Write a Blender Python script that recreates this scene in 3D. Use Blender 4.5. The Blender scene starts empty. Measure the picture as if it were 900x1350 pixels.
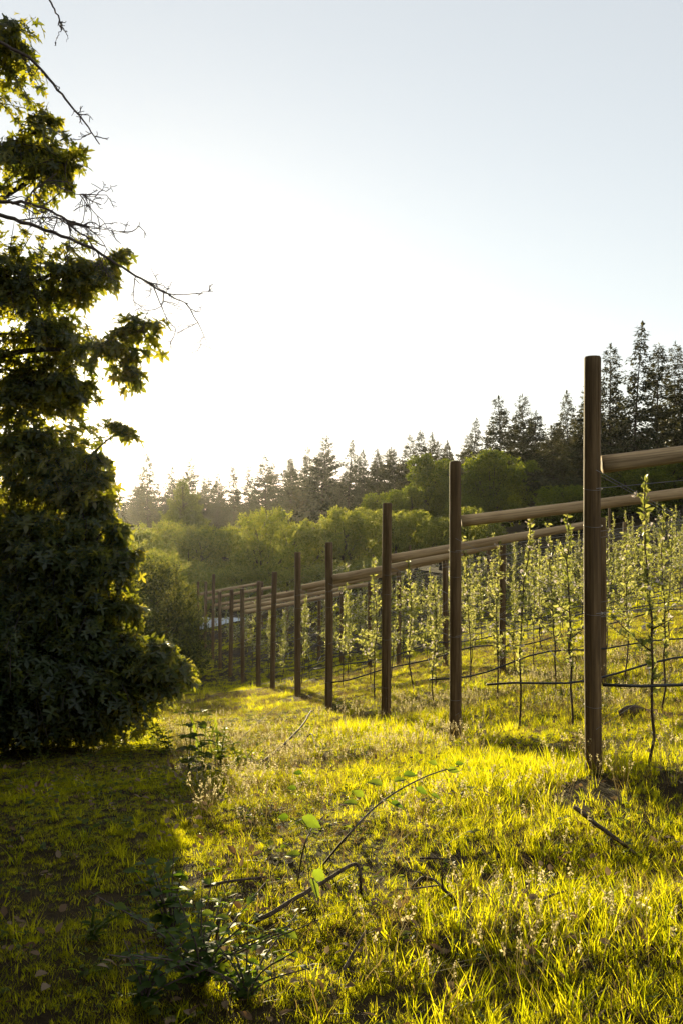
import bpy, math, random
import numpy as np
from mathutils import Vector

C = bpy.context.scene.collection
SC = bpy.context.scene
R = math.radians
rng = np.random.default_rng(7)
random.seed(7)

# ------------------------------------------------------------------ camera
F = 1312.5                       # focal length in photo pixels (900 x 1350 frame)
CAMZ = 1.5
cd = bpy.data.cameras.new('camera')
cam = bpy.data.objects.new('camera', cd); C.objects.link(cam)
cd.sensor_fit = 'VERTICAL'; cd.sensor_height = 36; cd.sensor_width = 24; cd.lens = 35
cd.clip_start = 0.05; cd.clip_end = 3000
cam.location = (0, 0, CAMZ); cam.rotation_euler = (R(90), 0, 0)
SC.camera = cam

# ------------------------------------------------------------------ world, sun, exposure
SUN_EL, SUN_AZ = R(6.2), R(-13.2)          # azimuth measured from +Y towards +X
w = bpy.data.worlds.new('World'); SC.world = w; w.use_nodes = True
nt = w.node_tree
sky = nt.nodes.new('ShaderNodeTexSky'); sky.sky_type = 'NISHITA'; sky.sun_disc = False
sky.sun_elevation = SUN_EL; sky.sun_rotation = SUN_AZ
sky.air_density = 1.0; sky.dust_density = 0.2; sky.ozone_density = 1.0; sky.altitude = 0
bg = nt.nodes['Background']; bg.inputs['Strength'].default_value = 0.125
hs = nt.nodes.new('ShaderNodeHueSaturation'); hs.inputs['Saturation'].default_value = 0.5
nt.links.new(sky.outputs[0], hs.inputs['Color']); veil = nt.nodes.new('ShaderNodeMix'); veil.data_type = 'RGBA'; veil.inputs[0].default_value = 0.5      # even pale colour mixed in to flatten the sky's gradient
veil.inputs[7].default_value = (2.95, 3.02, 3.1, 1)
nt.links.new(hs.outputs[0], veil.inputs[6]); nt.links.new(veil.outputs[2], bg.inputs['Color'])
sl = bpy.data.lights.new('sun', 'SUN'); sl.energy = 5.0; sl.angle = R(0.5); sl.color = (1.0, 0.83, 0.48)
sun = bpy.data.objects.new('sun', sl); C.objects.link(sun)
sd = Vector((math.sin(SUN_AZ) * math.cos(SUN_EL), math.cos(SUN_AZ) * math.cos(SUN_EL), math.sin(SUN_EL)))
sun.rotation_euler = sd.to_track_quat('Z', 'Y').to_euler()
vs = SC.view_settings
vs.view_transform = 'Standard'; vs.look = 'None'; vs.gamma = 1; vs.use_curve_mapping = False
vs.exposure = 1.12
cy = SC.cycles
cy.max_bounces = 6; cy.diffuse_bounces = 3; cy.glossy_bounces = 2; cy.transmission_bounces = 4
cy.volume_bounces = 0; cy.transparent_max_bounces = 4; cy.use_denoising = True
cy.caustics_reflective = False; cy.caustics_refractive = False
cy.sample_clamp_indirect = 6

# ------------------------------------------------------------------ tagging helpers
def tag(o, label=None, cat=None, group=None, kind=None):
    if label: o['label'] = label
    if cat: o['category'] = cat
    if group: o['group'] = group
    if kind: o['kind'] = kind
    return o

def empty(name, loc=(0, 0, 0), rz=0.0):
    o = bpy.data.objects.new(name, None); C.objects.link(o)
    o.location = loc; o.rotation_euler = (0, 0, rz); o.empty_display_size = 0.1
    return o

def copy_tree(o, parent=None):
    c = o.copy(); C.objects.link(c)
    if parent: c.parent = parent
    for ch in list(o.children): copy_tree(ch, c)
    return c

# ------------------------------------------------------------------ mesh helpers
class MB:
    def __init__(s): s.V = []; s.F = []; s.n = 0; s.smooth = False
    def add(s, V, *Fs):
        V = np.asarray(V, float).reshape(-1, 3)
        for f in Fs:
            f = np.asarray(f, int)
            if f.size: s.F.append(f + s.n)
        s.V.append(V); s.n += len(V)
    def mesh(s, name, mat=None, smooth=False):
        me = bpy.data.meshes.new(name)
        V = np.concatenate(s.V) if s.V else np.zeros((0, 3))
        me.vertices.add(len(V)); me.vertices.foreach_set('co', V.astype(np.float32).ravel())
        if s.F:
            loops = np.concatenate([f.ravel() for f in s.F]).astype(np.int32)
            tot = np.concatenate([np.full(len(f), f.shape[1], np.int32) for f in s.F])
            st = np.concatenate([[0], np.cumsum(tot)[:-1]]).astype(np.int32)
            me.loops.add(len(loops)); me.loops.foreach_set('vertex_index', loops)
            me.polygons.add(len(tot)); me.polygons.foreach_set('loop_start', st)
            me.polygons.foreach_set('loop_total', tot)
            if smooth: me.polygons.foreach_set('use_smooth', np.ones(len(tot), bool))
        me.update(calc_edges=True)
        if mat: me.materials.append(mat)
        return me
    def build(s, name, mat, parent=None, smooth=False, loc=None):
        o = bpy.data.objects.new(name, s.mesh(name, mat, smooth)); C.objects.link(o)
        if parent: o.parent = parent
        if loc is not None: o.location = loc
        return o

def norm(a):
    a = np.asarray(a, float)
    return a / np.maximum(np.linalg.norm(a, axis=-1, keepdims=True), 1e-9)

def tube(mb, P, rad, n=8, cap=True):
    P = np.asarray(P, float); m = len(P)
    rad = np.broadcast_to(np.asarray(rad, float), (m,))
    T = np.gradient(P, axis=0); T = norm(T)
    ref = np.array([0.0, 0, 1]) if abs(T[0][2]) < 0.9 else np.array([0.0, 1, 0])
    u = norm(np.cross(T[0], ref)); U = []
    for i in range(m):
        u = u - T[i] * np.dot(u, T[i]); u = norm(u); U.append(u)
    U = np.array(U); W = np.cross(T, U)
    a = np.arange(n) * 2 * math.pi / n
    V = P[:, None] + rad[:, None, None] * (np.cos(a)[None, :, None] * U[:, None] + np.sin(a)[None, :, None] * W[:, None])
    V = V.reshape(-1, 3)
    i = np.arange(m - 1)[:, None] * n; j = np.arange(n)[None]
    q = np.stack([i + j, i + (j + 1) % n, i + n + (j + 1) % n, i + n + j], -1).reshape(-1, 4)
    fs = [q]
    if cap and n >= 3:
        fs += [np.arange(n)[::-1][None], (np.arange(n) + (m - 1) * n)[None]]
    mb.add(V, *fs)

def smooth_path(pts, k=6):
    """Catmull-Rom through the points"""
    P = np.asarray(pts, float)
    P = np.vstack([2 * P[0] - P[1], P, 2 * P[-1] - P[-2]]); out = []
    for i in range(1, len(P) - 2):
        for t in np.arange(k) / k:
            a, b, c, d = P[i - 1:i + 3]
            out.append(0.5 * (2 * b + (c - a) * t + (2 * a - 5 * b + 4 * c - d) * t ** 2 + (3 * b - a - 3 * c + d) * t ** 3))
    out.append(P[-2])
    return np.array(out)

def leaf_tpl(outline, fold=0.15, droop=0.2):
    """outline: list of (x, y) half-outline right side from base to tip; leaf along +y, length 1; fan on midrib"""
    o = np.array(outline, float)
    right = o; left = o[1:-1][::-1] * [-1, 1]
    ring = np.vstack([right, left])
    ctr = np.array([[0, 0.45]])
    xy = np.vstack([ctr, ring])
    z = np.abs(xy[:, 0]) * fold - droop * xy[:, 1] ** 2
    V = np.column_stack([xy, z]); n = len(ring)
    T = np.stack([np.zeros(n, int), 1 + np.arange(n), 1 + (np.arange(n) + 1) % n], -1)
    return V, T

OVATE = (np.array([[0, 0, 0], [.27, .38, .06], [0, 1, -.15], [-.27, .38, .06]], float), np.array([[0, 1, 2], [0, 2, 3]]))
OVATE6 = (np.array([[0, 0, 0], [.24, .25, .05], [.22, .62, .02], [0, 1, -.16], [-.22, .62, .02], [-.24, .25, .05]], float),
          np.array([[0, 1, 2], [0, 2, 3], [0, 3, 4], [0, 4, 5]]))
DIAMOND = (np.array([[0, 0, 0], [.3, .5, 0.05], [0, 1, 0], [-.3, .5, -0.05]], float), np.array([[0, 1, 2], [0, 2, 3]]))
SPRAY = (np.array([[0, 0, 0], [.27, .4, -.05], [.06, 1, -.16], [-.24, .45, -.04]], float), np.array([[0, 1, 2], [0, 2, 3]]))
MAPLE = leaf_tpl([(0, 0), (.34, -.06), (.13, .16), (.56, .38), (.52, .5), (.13, .42), (.17, .72), (0, 1.0)], .2, .3)
SERRATE = leaf_tpl([(0, 0), (.14, .0), (.22, .1), (.21, .14), (.34, .25), (.31, .29), (.38, .43), (.32, .46), (.32, .62), (.25, .63), (.18, .82), (.12, .83), (0, 1)], .25, .3)

def leaves(mb, tpl, P, D, N, s):
    """one copy of a leaf per row: P base, D axis, N rough normal, s length"""
    P = np.asarray(P, float); D = norm(D); N = np.asarray(N, float)
    S = norm(np.cross(D, N)); N = np.cross(S, D)
    tv, tf = tpl; s = np.asarray(s, float)[:, None, None] if np.ndim(s) else s
    V = P[:, None] + s * (tv[None, :, 0:1] * S[:, None] + tv[None, :, 1:2] * D[:, None] + tv[None, :, 2:3] * N[:, None])
    m = len(tv); off = (np.arange(len(P)) * m)[:, None, None]
    mb.add(V.reshape(-1, 3), (tf[None] + off).reshape(-1, tf.shape[1]))

def rdir(g, n):
    return norm(g.normal(size=(n, 3)))

# ------------------------------------------------------------------ ground shape
_perm = np.random.default_rng(3).random((256, 256))
def vnoise(x, y):
    xi = np.floor(x).astype(int); yi = np.floor(y).astype(int)
    fx = x - xi; fy = y - yi; fx = fx * fx * (3 - 2 * fx); fy = fy * fy * (3 - 2 * fy)
    g = lambda a, b: _perm[a % 256, b % 256]
    return (g(xi, yi) * (1 - fx) + g(xi + 1, yi) * fx) * (1 - fy) + (g(xi, yi + 1) * (1 - fx) + g(xi + 1, yi + 1) * fx) * fy - 0.5

LY = np.array([-400, -30, 0, 4, 6.5, 9.5, 12.5, 15.5, 18.5, 21.5, 24.5, 27.5, 30.5, 33.5, 36.5, 45, 60, 120, 400])
LZ = np.array([-.3, -1.1, -1.44, -1.56, -1.76, -2.19, -2.67, -3.09, -3.44, -3.88, -4.36, -4.76, -5.05, -5.27, -5.4, -5.5, -5.5, -4.6, -2])
_yy = np.linspace(-400, 400, 16001)
_zz = np.interp(_yy, LY, LZ); _k = np.hanning(41); _k /= _k.sum()
_zs = np.convolve(np.pad(_zz, 20, mode='edge'), _k, 'valid')
def xline(y): return 1.645 - 0.2113 * (np.asarray(y, float) - 6.5)
SOIL = [(1.75, 7.9, .75, .55), (2.35, 6.2, .55, .5), (1.3, 10.8, .5, .4), (1.55, 6.15, .3, .35), (1.02, 9.1, .3, .4), (.52, 12.1, .3, .45), (-.2, 15.2, .35, .5), (-.8, 18.2, .4, .6)]
def soil(x, y):
    m = np.zeros(np.shape(x))
    for cx, cyy, rx, ry in SOIL:
        m = np.maximum(m, np.clip(1.6 - 1.2 * np.sqrt(((x - cx) / rx) ** 2 + ((y - cyy) / ry) ** 2), 0, 1))
    return m
def G(x, y):
    x = np.asarray(x, float); y = np.asarray(y, float)
    base = np.interp(y, _yy, _zs)
    t = x - xline(y)
    s = np.interp(y, [0, 6.5, 9.5, 12.5, 15.5, 45, 120], [.05, .125, .125, .175, .20, .19, .12])
    tr = np.clip(t, 0, None); right = s * np.where(tr < 26, tr, 26 + 8 * (1 - np.exp(-np.clip(tr - 26, 0, 400) / 8)))
    tl = np.clip(-t, 0, None); left = -.35 * (1 - np.exp(-tl / 3.0))
    z = base + right + left
    z = z + .07 * vnoise(x * .6 + 11, y * .6) + .085 * vnoise(x * 1.7, y * 1.7 + 5)
    near = np.clip(1 - np.hypot(x, y) / 30, 0, 1)
    z = z + near * (.035 * vnoise(x * 5, y * 5) + .02 * vnoise(x * 11 + 3, y * 11))
    z = z + soil(x, y) * (.01 + .05 * np.abs(vnoise(x * 4, y * 4 + 9)) + .03 * vnoise(x * 9, y * 9))
    return z + CAMZ
def Gz(x, y): return float(G(np.array([x]), np.array([y]))[0])
def at(px, py, d): return np.array([(px - 450) / F * d, d, CAMZ + (675 - py) / F * d])
def gp(px, py):
    """where the ray through a photo point meets the ground"""
    d = np.linspace(1.2, 120, 12000)
    x = (px - 450) / F * d; z = CAMZ + (675 - py) / F * d
    i = np.argmax(z - G(x, d) < 0)
    return np.array([x[i], d[i], z[i]])

# ------------------------------------------------------------------ materials
def newmat(name):
    m = bpy.data.materials.new(name); m.use_nodes = True
    n = m.node_tree.nodes; n.clear()
    out = n.new('ShaderNodeOutputMaterial')
    return m, n, m.node_tree.links, out
def ramp(n, stops):
    r = n.new('ShaderNodeValToRGB'); e = r.color_ramp.elements
    while len(e) < len(stops): e.new(.5)
    for k, (p, c) in zip(e, stops): k.position = p; k.color = (*c, 1)
    return r
def noise(n, l, scale, detail=4, vec=None, rough=.55):
    t = n.new('ShaderNodeTexNoise'); t.inputs['Scale'].default_value = scale
    t.inputs['Detail'].default_value = detail; t.inputs['Roughness'].default_value = rough
    if vec is not None: l.new(vec, t.inputs['Vector'])
    return t
def objvec(n, l, sc=(1, 1, 1)):
    tc = n.new('ShaderNodeTexCoord'); mp = n.new('ShaderNodeMapping'); mp.inputs['Scale'].default_value = sc
    l.new(tc.outputs['Object'], mp.inputs['Vector']); return mp.outputs[0]

def leaf_mat(name, refl, trans, tfac=.5, rough=.45, spec=.5, obj_rand=0.35):
    """refl / trans: lists of three colours, picked per leaf (mesh island) and per plant"""
    m, n, l, out = newmat(name)
    geo = n.new('ShaderNodeNewGeometry'); oi = n.new('ShaderNodeObjectInfo')
    mx = n.new('ShaderNodeMix'); mx.data_type = 'FLOAT'; mx.inputs[0].default_value = obj_rand
    l.new(geo.outputs['Random Per Island'], mx.inputs[2]); l.new(oi.outputs['Random'], mx.inputs[3])
    r1 = ramp(n, list(zip((.1, .5, .9), refl))); r2 = ramp(n, list(zip((.1, .5, .9), trans)))
    l.new(mx.outputs[0], r1.inputs[0]); l.new(mx.outputs[0], r2.inputs[0])
    p = n.new('ShaderNodeBsdfPrincipled'); p.inputs['Roughness'].default_value = rough
    p.inputs['Specular IOR Level'].default_value = spec
    t = n.new('ShaderNodeBsdfTranslucent'); ms = n.new('ShaderNodeMixShader'); ms.inputs[0].default_value = tfac
    l.new(r1.outputs[0], p.inputs['Base Color']); l.new(r2.outputs[0], t.inputs['Color'])
    l.new(p.outputs[0], ms.inputs[1]); l.new(t.outputs[0], ms.inputs[2]); l.new(ms.outputs[0], out.inputs['Surface'])
    return m

def wood_mat(name, cols, vec_scale=(8, 8, .7), endcol=None, axis=2, rough=.8):
    m, n, l, out = newmat(name)
    v = objvec(n, l, vec_scale)
    oi = n.new('ShaderNodeObjectInfo')
    add = n.new('ShaderNodeVectorMath'); add.operation = 'ADD'
    cmb = n.new('ShaderNodeCombineXYZ'); mul = n.new('ShaderNodeMath'); mul.operation = 'MULTIPLY'; mul.inputs[1].default_value = 37
    l.new(oi.outputs['Random'], mul.inputs[0]); l.new(mul.outputs[0], cmb.inputs[0]); l.new(mul.outputs[0], cmb.inputs[2])
    l.new(v, add.inputs[0]); l.new(cmb.outputs[0], add.inputs[1])
    t = noise(n, l, 3.0, 8, add.outputs[0], .65)
    r = ramp(n, list(zip((.28, .5, .72), cols))); l.new(t.outputs[0], r.inputs[0])
    col = r.outputs[0]
    wv = n.new('ShaderNodeVectorMath'); wv.operation = 'MULTIPLY'; wv.inputs[1].default_value = tuple(.35 if q == axis else 2.2 for q in range(3))
    l.new(add.outputs[0], wv.inputs[0]); t2 = noise(n, l, 2.4, 5, wv.outputs[0], .5)
    ck = ramp(n, [(.40, (1, 1, 1)), (.455, (.28, .24, .2)), (.51, (1, 1, 1))]); l.new(t2.outputs[0], ck.inputs[0])
    m0 = n.new('ShaderNodeMix'); m0.data_type = 'RGBA'; m0.blend_type = 'MULTIPLY'; m0.inputs[0].default_value = .55
    l.new(col, m0.inputs[6]); l.new(ck.outputs[0], m0.inputs[7]); col = m0.outputs[2]
    bl = noise(n, l, .7, 3, v, .5); br = ramp(n, [(.35, (.66, .63, .58)), (.65, (1.15, 1.08, 1))]); l.new(bl.outputs[0], br.inputs[0])
    m1 = n.new('ShaderNodeMix'); m1.data_type = 'RGBA'; m1.blend_type = 'MULTIPLY'; m1.inputs[0].default_value = .8
    l.new(col, m1.inputs[6]); l.new(br.outputs[0], m1.inputs[7]); col = m1.outputs[2]
    # knots
    vo = n.new('ShaderNodeTexVoronoi'); vo.inputs['Scale'].default_value = .9; l.new(add.outputs[0], vo.inputs['Vector'])
    kr = ramp(n, [(.02, (.35, .3, .25)), (.09, (1, 1, 1))]); l.new(vo.outputs['Distance'], kr.inputs[0])
    mm = n.new('ShaderNodeMix'); mm.data_type = 'RGBA'; mm.blend_type = 'MULTIPLY'; mm.inputs[0].default_value = .8
    l.new(col, mm.inputs[6]); l.new(kr.outputs[0], mm.inputs[7]); col = mm.outputs[2]
    if endcol:
        tc = n.new('ShaderNodeTexCoord'); sp = n.new('ShaderNodeSeparateXYZ'); l.new(tc.outputs['Normal'], sp.inputs[0])
        ab = n.new('ShaderNodeMath'); ab.operation = 'ABSOLUTE'; l.new(sp.outputs[axis], ab.inputs[0])
        gt = n.new('ShaderNodeMath'); gt.operation = 'GREATER_THAN'; gt.inputs[1].default_value = .85; l.new(ab.outputs[0], gt.inputs[0])
        me = n.new('ShaderNodeMix'); me.data_type = 'RGBA'; l.new(gt.outputs[0], me.inputs[0]); l.new(col, me.inputs[6])
        me.inputs[7].default_value = (*endcol, 1); col = me.outputs[2]
    p = n.new('ShaderNodeBsdfPrincipled'); p.inputs['Roughness'].default_value = rough
    p.inputs['Specular IOR Level'].default_value = .3
    l.new(col, p.inputs['Base Color'])
    b = n.new('ShaderNodeBump'); b.inputs['Strength'].default_value = .5; b.inputs['Distance'].default_value = .01
    l.new(t.outputs[0], b.inputs['Height']); l.new(b.outputs[0], p.inputs['Normal'])
    l.new(p.outputs[0], out.inputs['Surface'])
    return m

def plain_mat(name, col, rough=.5, metal=0, var=.3, scale=20):
    m, n, l, out = newmat(name)
    t = noise(n, l, scale, 3, objvec(n, l))
    lo = tuple(c * (1 - var) for c in col); hi = tuple(min(1, c * (1 + var)) for c in col)
    r = ramp(n, [(.3, lo), (.7, hi)]); l.new(t.outputs[0], r.inputs[0])
    p = n.new('ShaderNodeBsdfPrincipled'); p.inputs['Roughness'].default_value = rough; p.inputs['Metallic'].default_value = metal
    l.new(r.outputs[0], p.inputs['Base Color']); l.new(p.outputs[0], out.inputs['Surface'])
    return m

M = {}
M['post'] = wood_mat('treated_post_wood', [(.08, .048, .021), (.165, .105, .046), (.27, .18, .088)], endcol=(.16, .11, .06))
M['rail'] = wood_mat('pale_rail_wood', [(.30, .205, .105), (.50, .365, .205), (.63, .49, .30)], vec_scale=(.7, 8, 8), endcol=(.06, .036, .02), axis=0)
M['bark'] = wood_mat('bark', [(.035, .027, .02), (.075, .06, .045), (.12, .10, .08)], vec_scale=(4, 4, 1.2), rough=.9)
M['sapling_bark'] = wood_mat('sapling_bark', [(.055, .034, .022), (.10, .065, .042), (.16, .115, .08)], vec_scale=(20, 20, 6))
M['dead_wood'] = wood_mat('dead_wood', [(.05, .036, .025), (.11, .08, .055), (.2, .155, .115)], vec_scale=(9, 9, 9))
M['twig'] = plain_mat('dry_twig_bark', (.085, .06, .05), .8)
M['wire'] = plain_mat('galvanised_wire', (.34, .33, .32), .5, .9, .15)
M['hose'] = plain_mat('black_hose_plastic', (.018, .018, .02), .38, 0, .2)
M['clip'] = plain_mat('white_clip_plastic', (.75, .75, .72), .4, 0, .05)
M['maple'] = leaf_mat('maple_leaf', [(.022, .042, .018), (.034, .06, .022), (.05, .08, .026)],
                      [(.20, .23, .012), (.40, .40, .018), (.62, .54, .03)], .55, .36, .5, 0)
M['apple'] = leaf_mat('apple_leaf', [(.07, .09, .03), (.11, .13, .05), (.17, .18, .09)],
                      [(.38, .42, .07), (.58, .58, .12), (.72, .68, .22)], .5, .5, .4, .3)
M['blossom'] = leaf_mat('apple_blossom', [(.55, .45, .45), (.7, .62, .6), (.8, .74, .72)],
                        [(.6, .5, .48), (.7, .62, .58), (.8, .75, .7)], .5, .6, .2, .2)
M['orchard'] = leaf_mat('old_apple_leaf', [(.05, .075, .02), (.075, .10, .028), (.10, .125, .04)],
                        [(.22, .26, .02), (.42, .44, .035), (.62, .58, .09)], .5, .5, .4, .15)
M['broadleaf'] = leaf_mat('broadleaf_leaf', [(.022, .04, .010), (.035, .058, .014), (.06, .085, .018)],
                          [(.12, .17, .008), (.26, .32, .014), (.50, .52, .025)], .46, .5, .3, .3)
M['conifer'] = leaf_mat('conifer_needles', [(.020, .026, .010), (.036, .042, .016), (.062, .062, .026)],
                        [(.04, .045, .010), (.08, .075, .018), (.18, .15, .035)], .3, .6, .3, .3)
M['pine'] = leaf_mat('young_pine_needles', [(.045, .06, .015), (.065, .08, .02), (.09, .10, .03)],
                     [(.12, .15, .02), (.2, .22, .03), (.3, .3, .05)], .45, .6, .3, .2)
M['bush'] = leaf_mat('bush_leaf', [(.022, .038, .010), (.035, .052, .013), (.05, .07, .018)],
                     [(.06, .08, .006), (.16, .17, .01), (.46, .44, .03)], .36, .55, .25, .05)
M['grass'] = leaf_mat('grass_blade', [(.022, .034, .006), (.036, .05, .008), (.06, .066, .014)],
                      [(.36, .42, .004), (.74, .70, .006), (.95, .85, .03)], .76, .5, .22, .45)
M['straw'] = leaf_mat('dry_straw', [(.07, .048, .02), (.13, .092, .04), (.22, .165, .085)],
                      [(.22, .14, .03), (.36, .25, .06), (.5, .38, .14)], .5, .6, .3, .4)
M['seed'] = leaf_mat('seed_head_husk', [(.2, .17, .1), (.3, .26, .16), (.4, .36, .24)], [(.5, .42, .2), (.65, .56, .3), (.8, .72, .45)], .6, .7, .1, .3)
M['weed'] = leaf_mat('weed_leaf', [(.035, .06, .014), (.05, .08, .018), (.075, .10, .025)],
                     [(.22, .32, .012), (.36, .44, .02), (.5, .54, .04)], .5, .55, .2, .2)
M['bramble'] = leaf_mat('bramble_leaf', [(.03, .06, .018), (.045, .08, .02), (.06, .10, .025)],
                        [(.20, .34, .012), (.32, .46, .02), (.42, .54, .03)], .5, .55, .25, .1)
M['dryleaf'] = leaf_mat('dry_leaf', [(.10, .06, .03), (.17, .11, .065), (.28, .21, .14)],
                        [(.2, .1, .03), (.3, .18, .07), (.4, .3, .16)], .25, .85, .08, .3)

def ground_mat():
    m, n, l, out = newmat('meadow_soil')
    v = objvec(n, l)
    a = noise(n, l, 1.3, 6, v); b = noise(n, l, 14, 6, v, .7)
    r1 = ramp(n, [(.3, (.035, .023, .013)), (.55, (.055, .041, .019)), (.75, (.035, .04, .012))]); l.new(a.outputs[0], r1.inputs[0])
    r2 = ramp(n, [(.25, (.35, .32, .3)), (.7, (1.2, 1.15, 1.05))]); l.new(b.outputs[0], r2.inputs[0])
    mm = n.new('ShaderNodeMix'); mm.data_type = 'RGBA'; mm.blend_type = 'MULTIPLY'; mm.inputs[0].default_value = 1
    l.new(r1.outputs[0], mm.inputs[6]); l.new(r2.outputs[0], mm.inputs[7])
    p = n.new('ShaderNodeBsdfPrincipled'); p.inputs['Roughness'].default_value = .95; p.inputs['Specular IOR Level'].default_value = .1
    l.new(mm.outputs[2], p.inputs['Base Color'])
    bp = n.new('ShaderNodeBump'); bp.inputs['Strength'].default_value = .9; bp.inputs['Distance'].default_value = .03
    l.new(b.outputs[0], bp.inputs['Height']); l.new(bp.outputs[0], p.inputs['Normal'])
    l.new(p.outputs[0], out.inputs['Surface'])
    return m

# ------------------------------------------------------------------ ground
def axis(a, b, step, lo, hi):
    core = np.arange(a, b + step, step); up = []; x = core[-1]; s = step
    while x < hi: s *= 1.25; x += s; up.append(min(x, hi))
    dn = []; x = core[0]; s = step
    while x > lo: s *= 1.25; x -= s; dn.append(max(x, lo))
    return np.array(dn[::-1] + list(core) + up)
xs = axis(-9, 12, .14, -320, 320); ys = axis(-1, 26, .14, -200, 360)
X, Y = np.meshgrid(xs, ys); Z = G(X, Y)
nx, ny = len(xs), len(ys)
i = np.arange(ny - 1)[:, None] * nx + np.arange(nx - 1)[None]
gm = MB(); gm.add(np.stack([X, Y, Z], -1).reshape(-1, 3), np.stack([i, i + 1, i + nx + 1, i + nx], -1).reshape(-1, 4))
ground = gm.build('ground', ground_mat(), smooth=True)
tag(ground, 'sloping meadow ground under the orchard grass', None, None, 'structure')

# ------------------------------------------------------------------ haze (the evening air)
def haze(density, aniso):
    mb = MB(); x0, x1, y0, y1, z0, z1 = -325, 325, -205, 365, float(Z.min()) - 1.2, 27.0
    V = [(x, y, z) for z in (z0, z1) for y in (y0, y1) for x in (x0, x1)]
    mb.add(V, [[0, 2, 3, 1], [4, 5, 7, 6], [0, 1, 5, 4], [2, 6, 7, 3], [0, 4, 6, 2], [1, 3, 7, 5]])
    m, n, l, out = newmat('evening_air')
    pv = n.new('ShaderNodeVolumePrincipled'); pv.inputs['Color'].default_value = (.97, .96, .94, 1)
    pv.inputs['Density'].default_value = density; pv.inputs['Anisotropy'].default_value = aniso
    l.new(pv.outputs[0], out.inputs['Volume'])
    return tag(mb.build('haze', m), None, None, None, 'stuff')
haze(0.00008, .80)

ORD = ['first', 'second', 'third', 'fourth', 'fifth', 'sixth', 'seventh', 'eighth', 'ninth', 'tenth', 'eleventh', 'twelfth',
       'thirteenth', 'fourteenth', 'fifteenth', 'sixteenth', 'seventeenth', 'eighteenth', 'nineteenth', 'twentieth']

# ------------------------------------------------------------------ trellis frames at the row ends
def post_mesh(h, r, seed, crack=None, n=28):
    """round post along z from -0.35 to h, slightly uneven, chamfered top; crack = (angle, z0, z1) carves a long split"""
    g = np.random.default_rng(seed)
    zs = np.concatenate([np.linspace(-.35, h - .012, 44), [h]])
    a = np.arange(n) * 2 * math.pi / n
    if crack: a = np.sort(np.concatenate([a, crack[0] + np.array([-.16, -.1, -.03, .03, .1, .16])]) % (2 * math.pi))
    na = len(a); V = []
    ph = g.random(6) * 6.28
    for z in zs:
        rr = r * (1.04 - .035 * (z / h)) * (1 + .018 * np.sin(2 * a + ph[0] + z * .8) + .012 * np.sin(5 * a + ph[1] + z * 2) + .008 * np.sin(9 * a + ph[2] + z))
        if z == h: rr = rr * .88
        if crack:
            d = np.abs((a - crack[0] + math.pi) % (2 * math.pi) - math.pi)
            wv = .5 + .5 * math.sin(z * 3.1 + ph[3]); dep = (1 if crack[1] < z < crack[2] else 0) * (.5 + .5 * wv)
            rr = rr * (1 - dep * crack[3] * .42 * np.clip(1 - d / (.10 + .05 * wv), 0, 1))
        bend = .006 * math.sin(z * 1.3 + ph[4])
        V.append(np.column_stack([rr * np.cos(a) + bend, rr * np.sin(a), np.full(na, z)]))
    V = np.concatenate(V); m = len(zs); mb = MB()
    i = np.arange(m - 1)[:, None] * na; j = np.arange(na)[None]
    top = len(V); V = np.vstack([V, [[0, 0, h + .002]]])
    k = np.arange(na) + (m - 1) * na
    mb.add(V, np.stack([i + j, i + (j + 1) % na, i + na + (j + 1) % na, i + na + j], -1).reshape(-1, 4),
           np.stack([k, np.roll(k, -1), np.full(na, top)], -1))
    return mb

def rail_mb(L, r, seed):
    g = np.random.default_rng(seed); ph = g.random(5) * 6.28
    t = np.linspace(0, L, 24)
    P = np.column_stack([t, (.016 * np.sin(t * 1.7 + ph[0]) - .016 * np.sin(ph[0])) * t / L, (.016 * np.sin(t * 1.3 + ph[1]) - .016 * np.sin(ph[1])) * t / L])
    mb = MB(); tube(mb, P, r * (1.09 - .13 * t / L + .02 * np.sin(t * 4 + ph[2])), 20)
    return mb

POST_PX = [(782, 545), (599, 364), (508, 293), (433, 219), (393, 190), (359.5, 156), (341, 142), (320, 128), (304, 114), (290.5, 101), (281, 97), (271.5, 89), (262, 84)]
frame_label = [
    'nearest and tallest trellis end frame, dark round post and pale log rail',
    'second trellis frame from the camera, its smooth end post behind the tallest one',
    'trellis frame whose end post is split by a long dark crack',
    'fourth trellis frame from the camera, just beyond the cracked post',
    'fifth trellis frame from the camera, plain brown post and level log rail',
    'sixth trellis frame from the camera, end post close beside the seventh',
    'seventh trellis frame from the camera, end post close behind the sixth',
    'eighth trellis frame from the camera, grey end post at the shaded path',
    'ninth trellis frame from the camera, thin brown post beside the shaded path',
    'tenth trellis frame from the camera, its post foot next to the dark bush',
    'eleventh trellis frame from the camera, tall post half hidden by dark bush',
    'twelfth trellis frame from the camera, post rising behind the dark bush',
    'farthest trellis frame of the row ends, just its post top above the dark bush']
RAILL = 2.72
def wire(mb, a, b, sag=.0, r=.0022, k=8):
    t = np.linspace(0, 1, k)[:, None]; P = np.asarray(a) * (1 - t) + np.asarray(b) * t
    P[:, 2] -= sag * 4 * (t * (1 - t))[:, 0]; tube(mb, P, r, 5, False)

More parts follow.
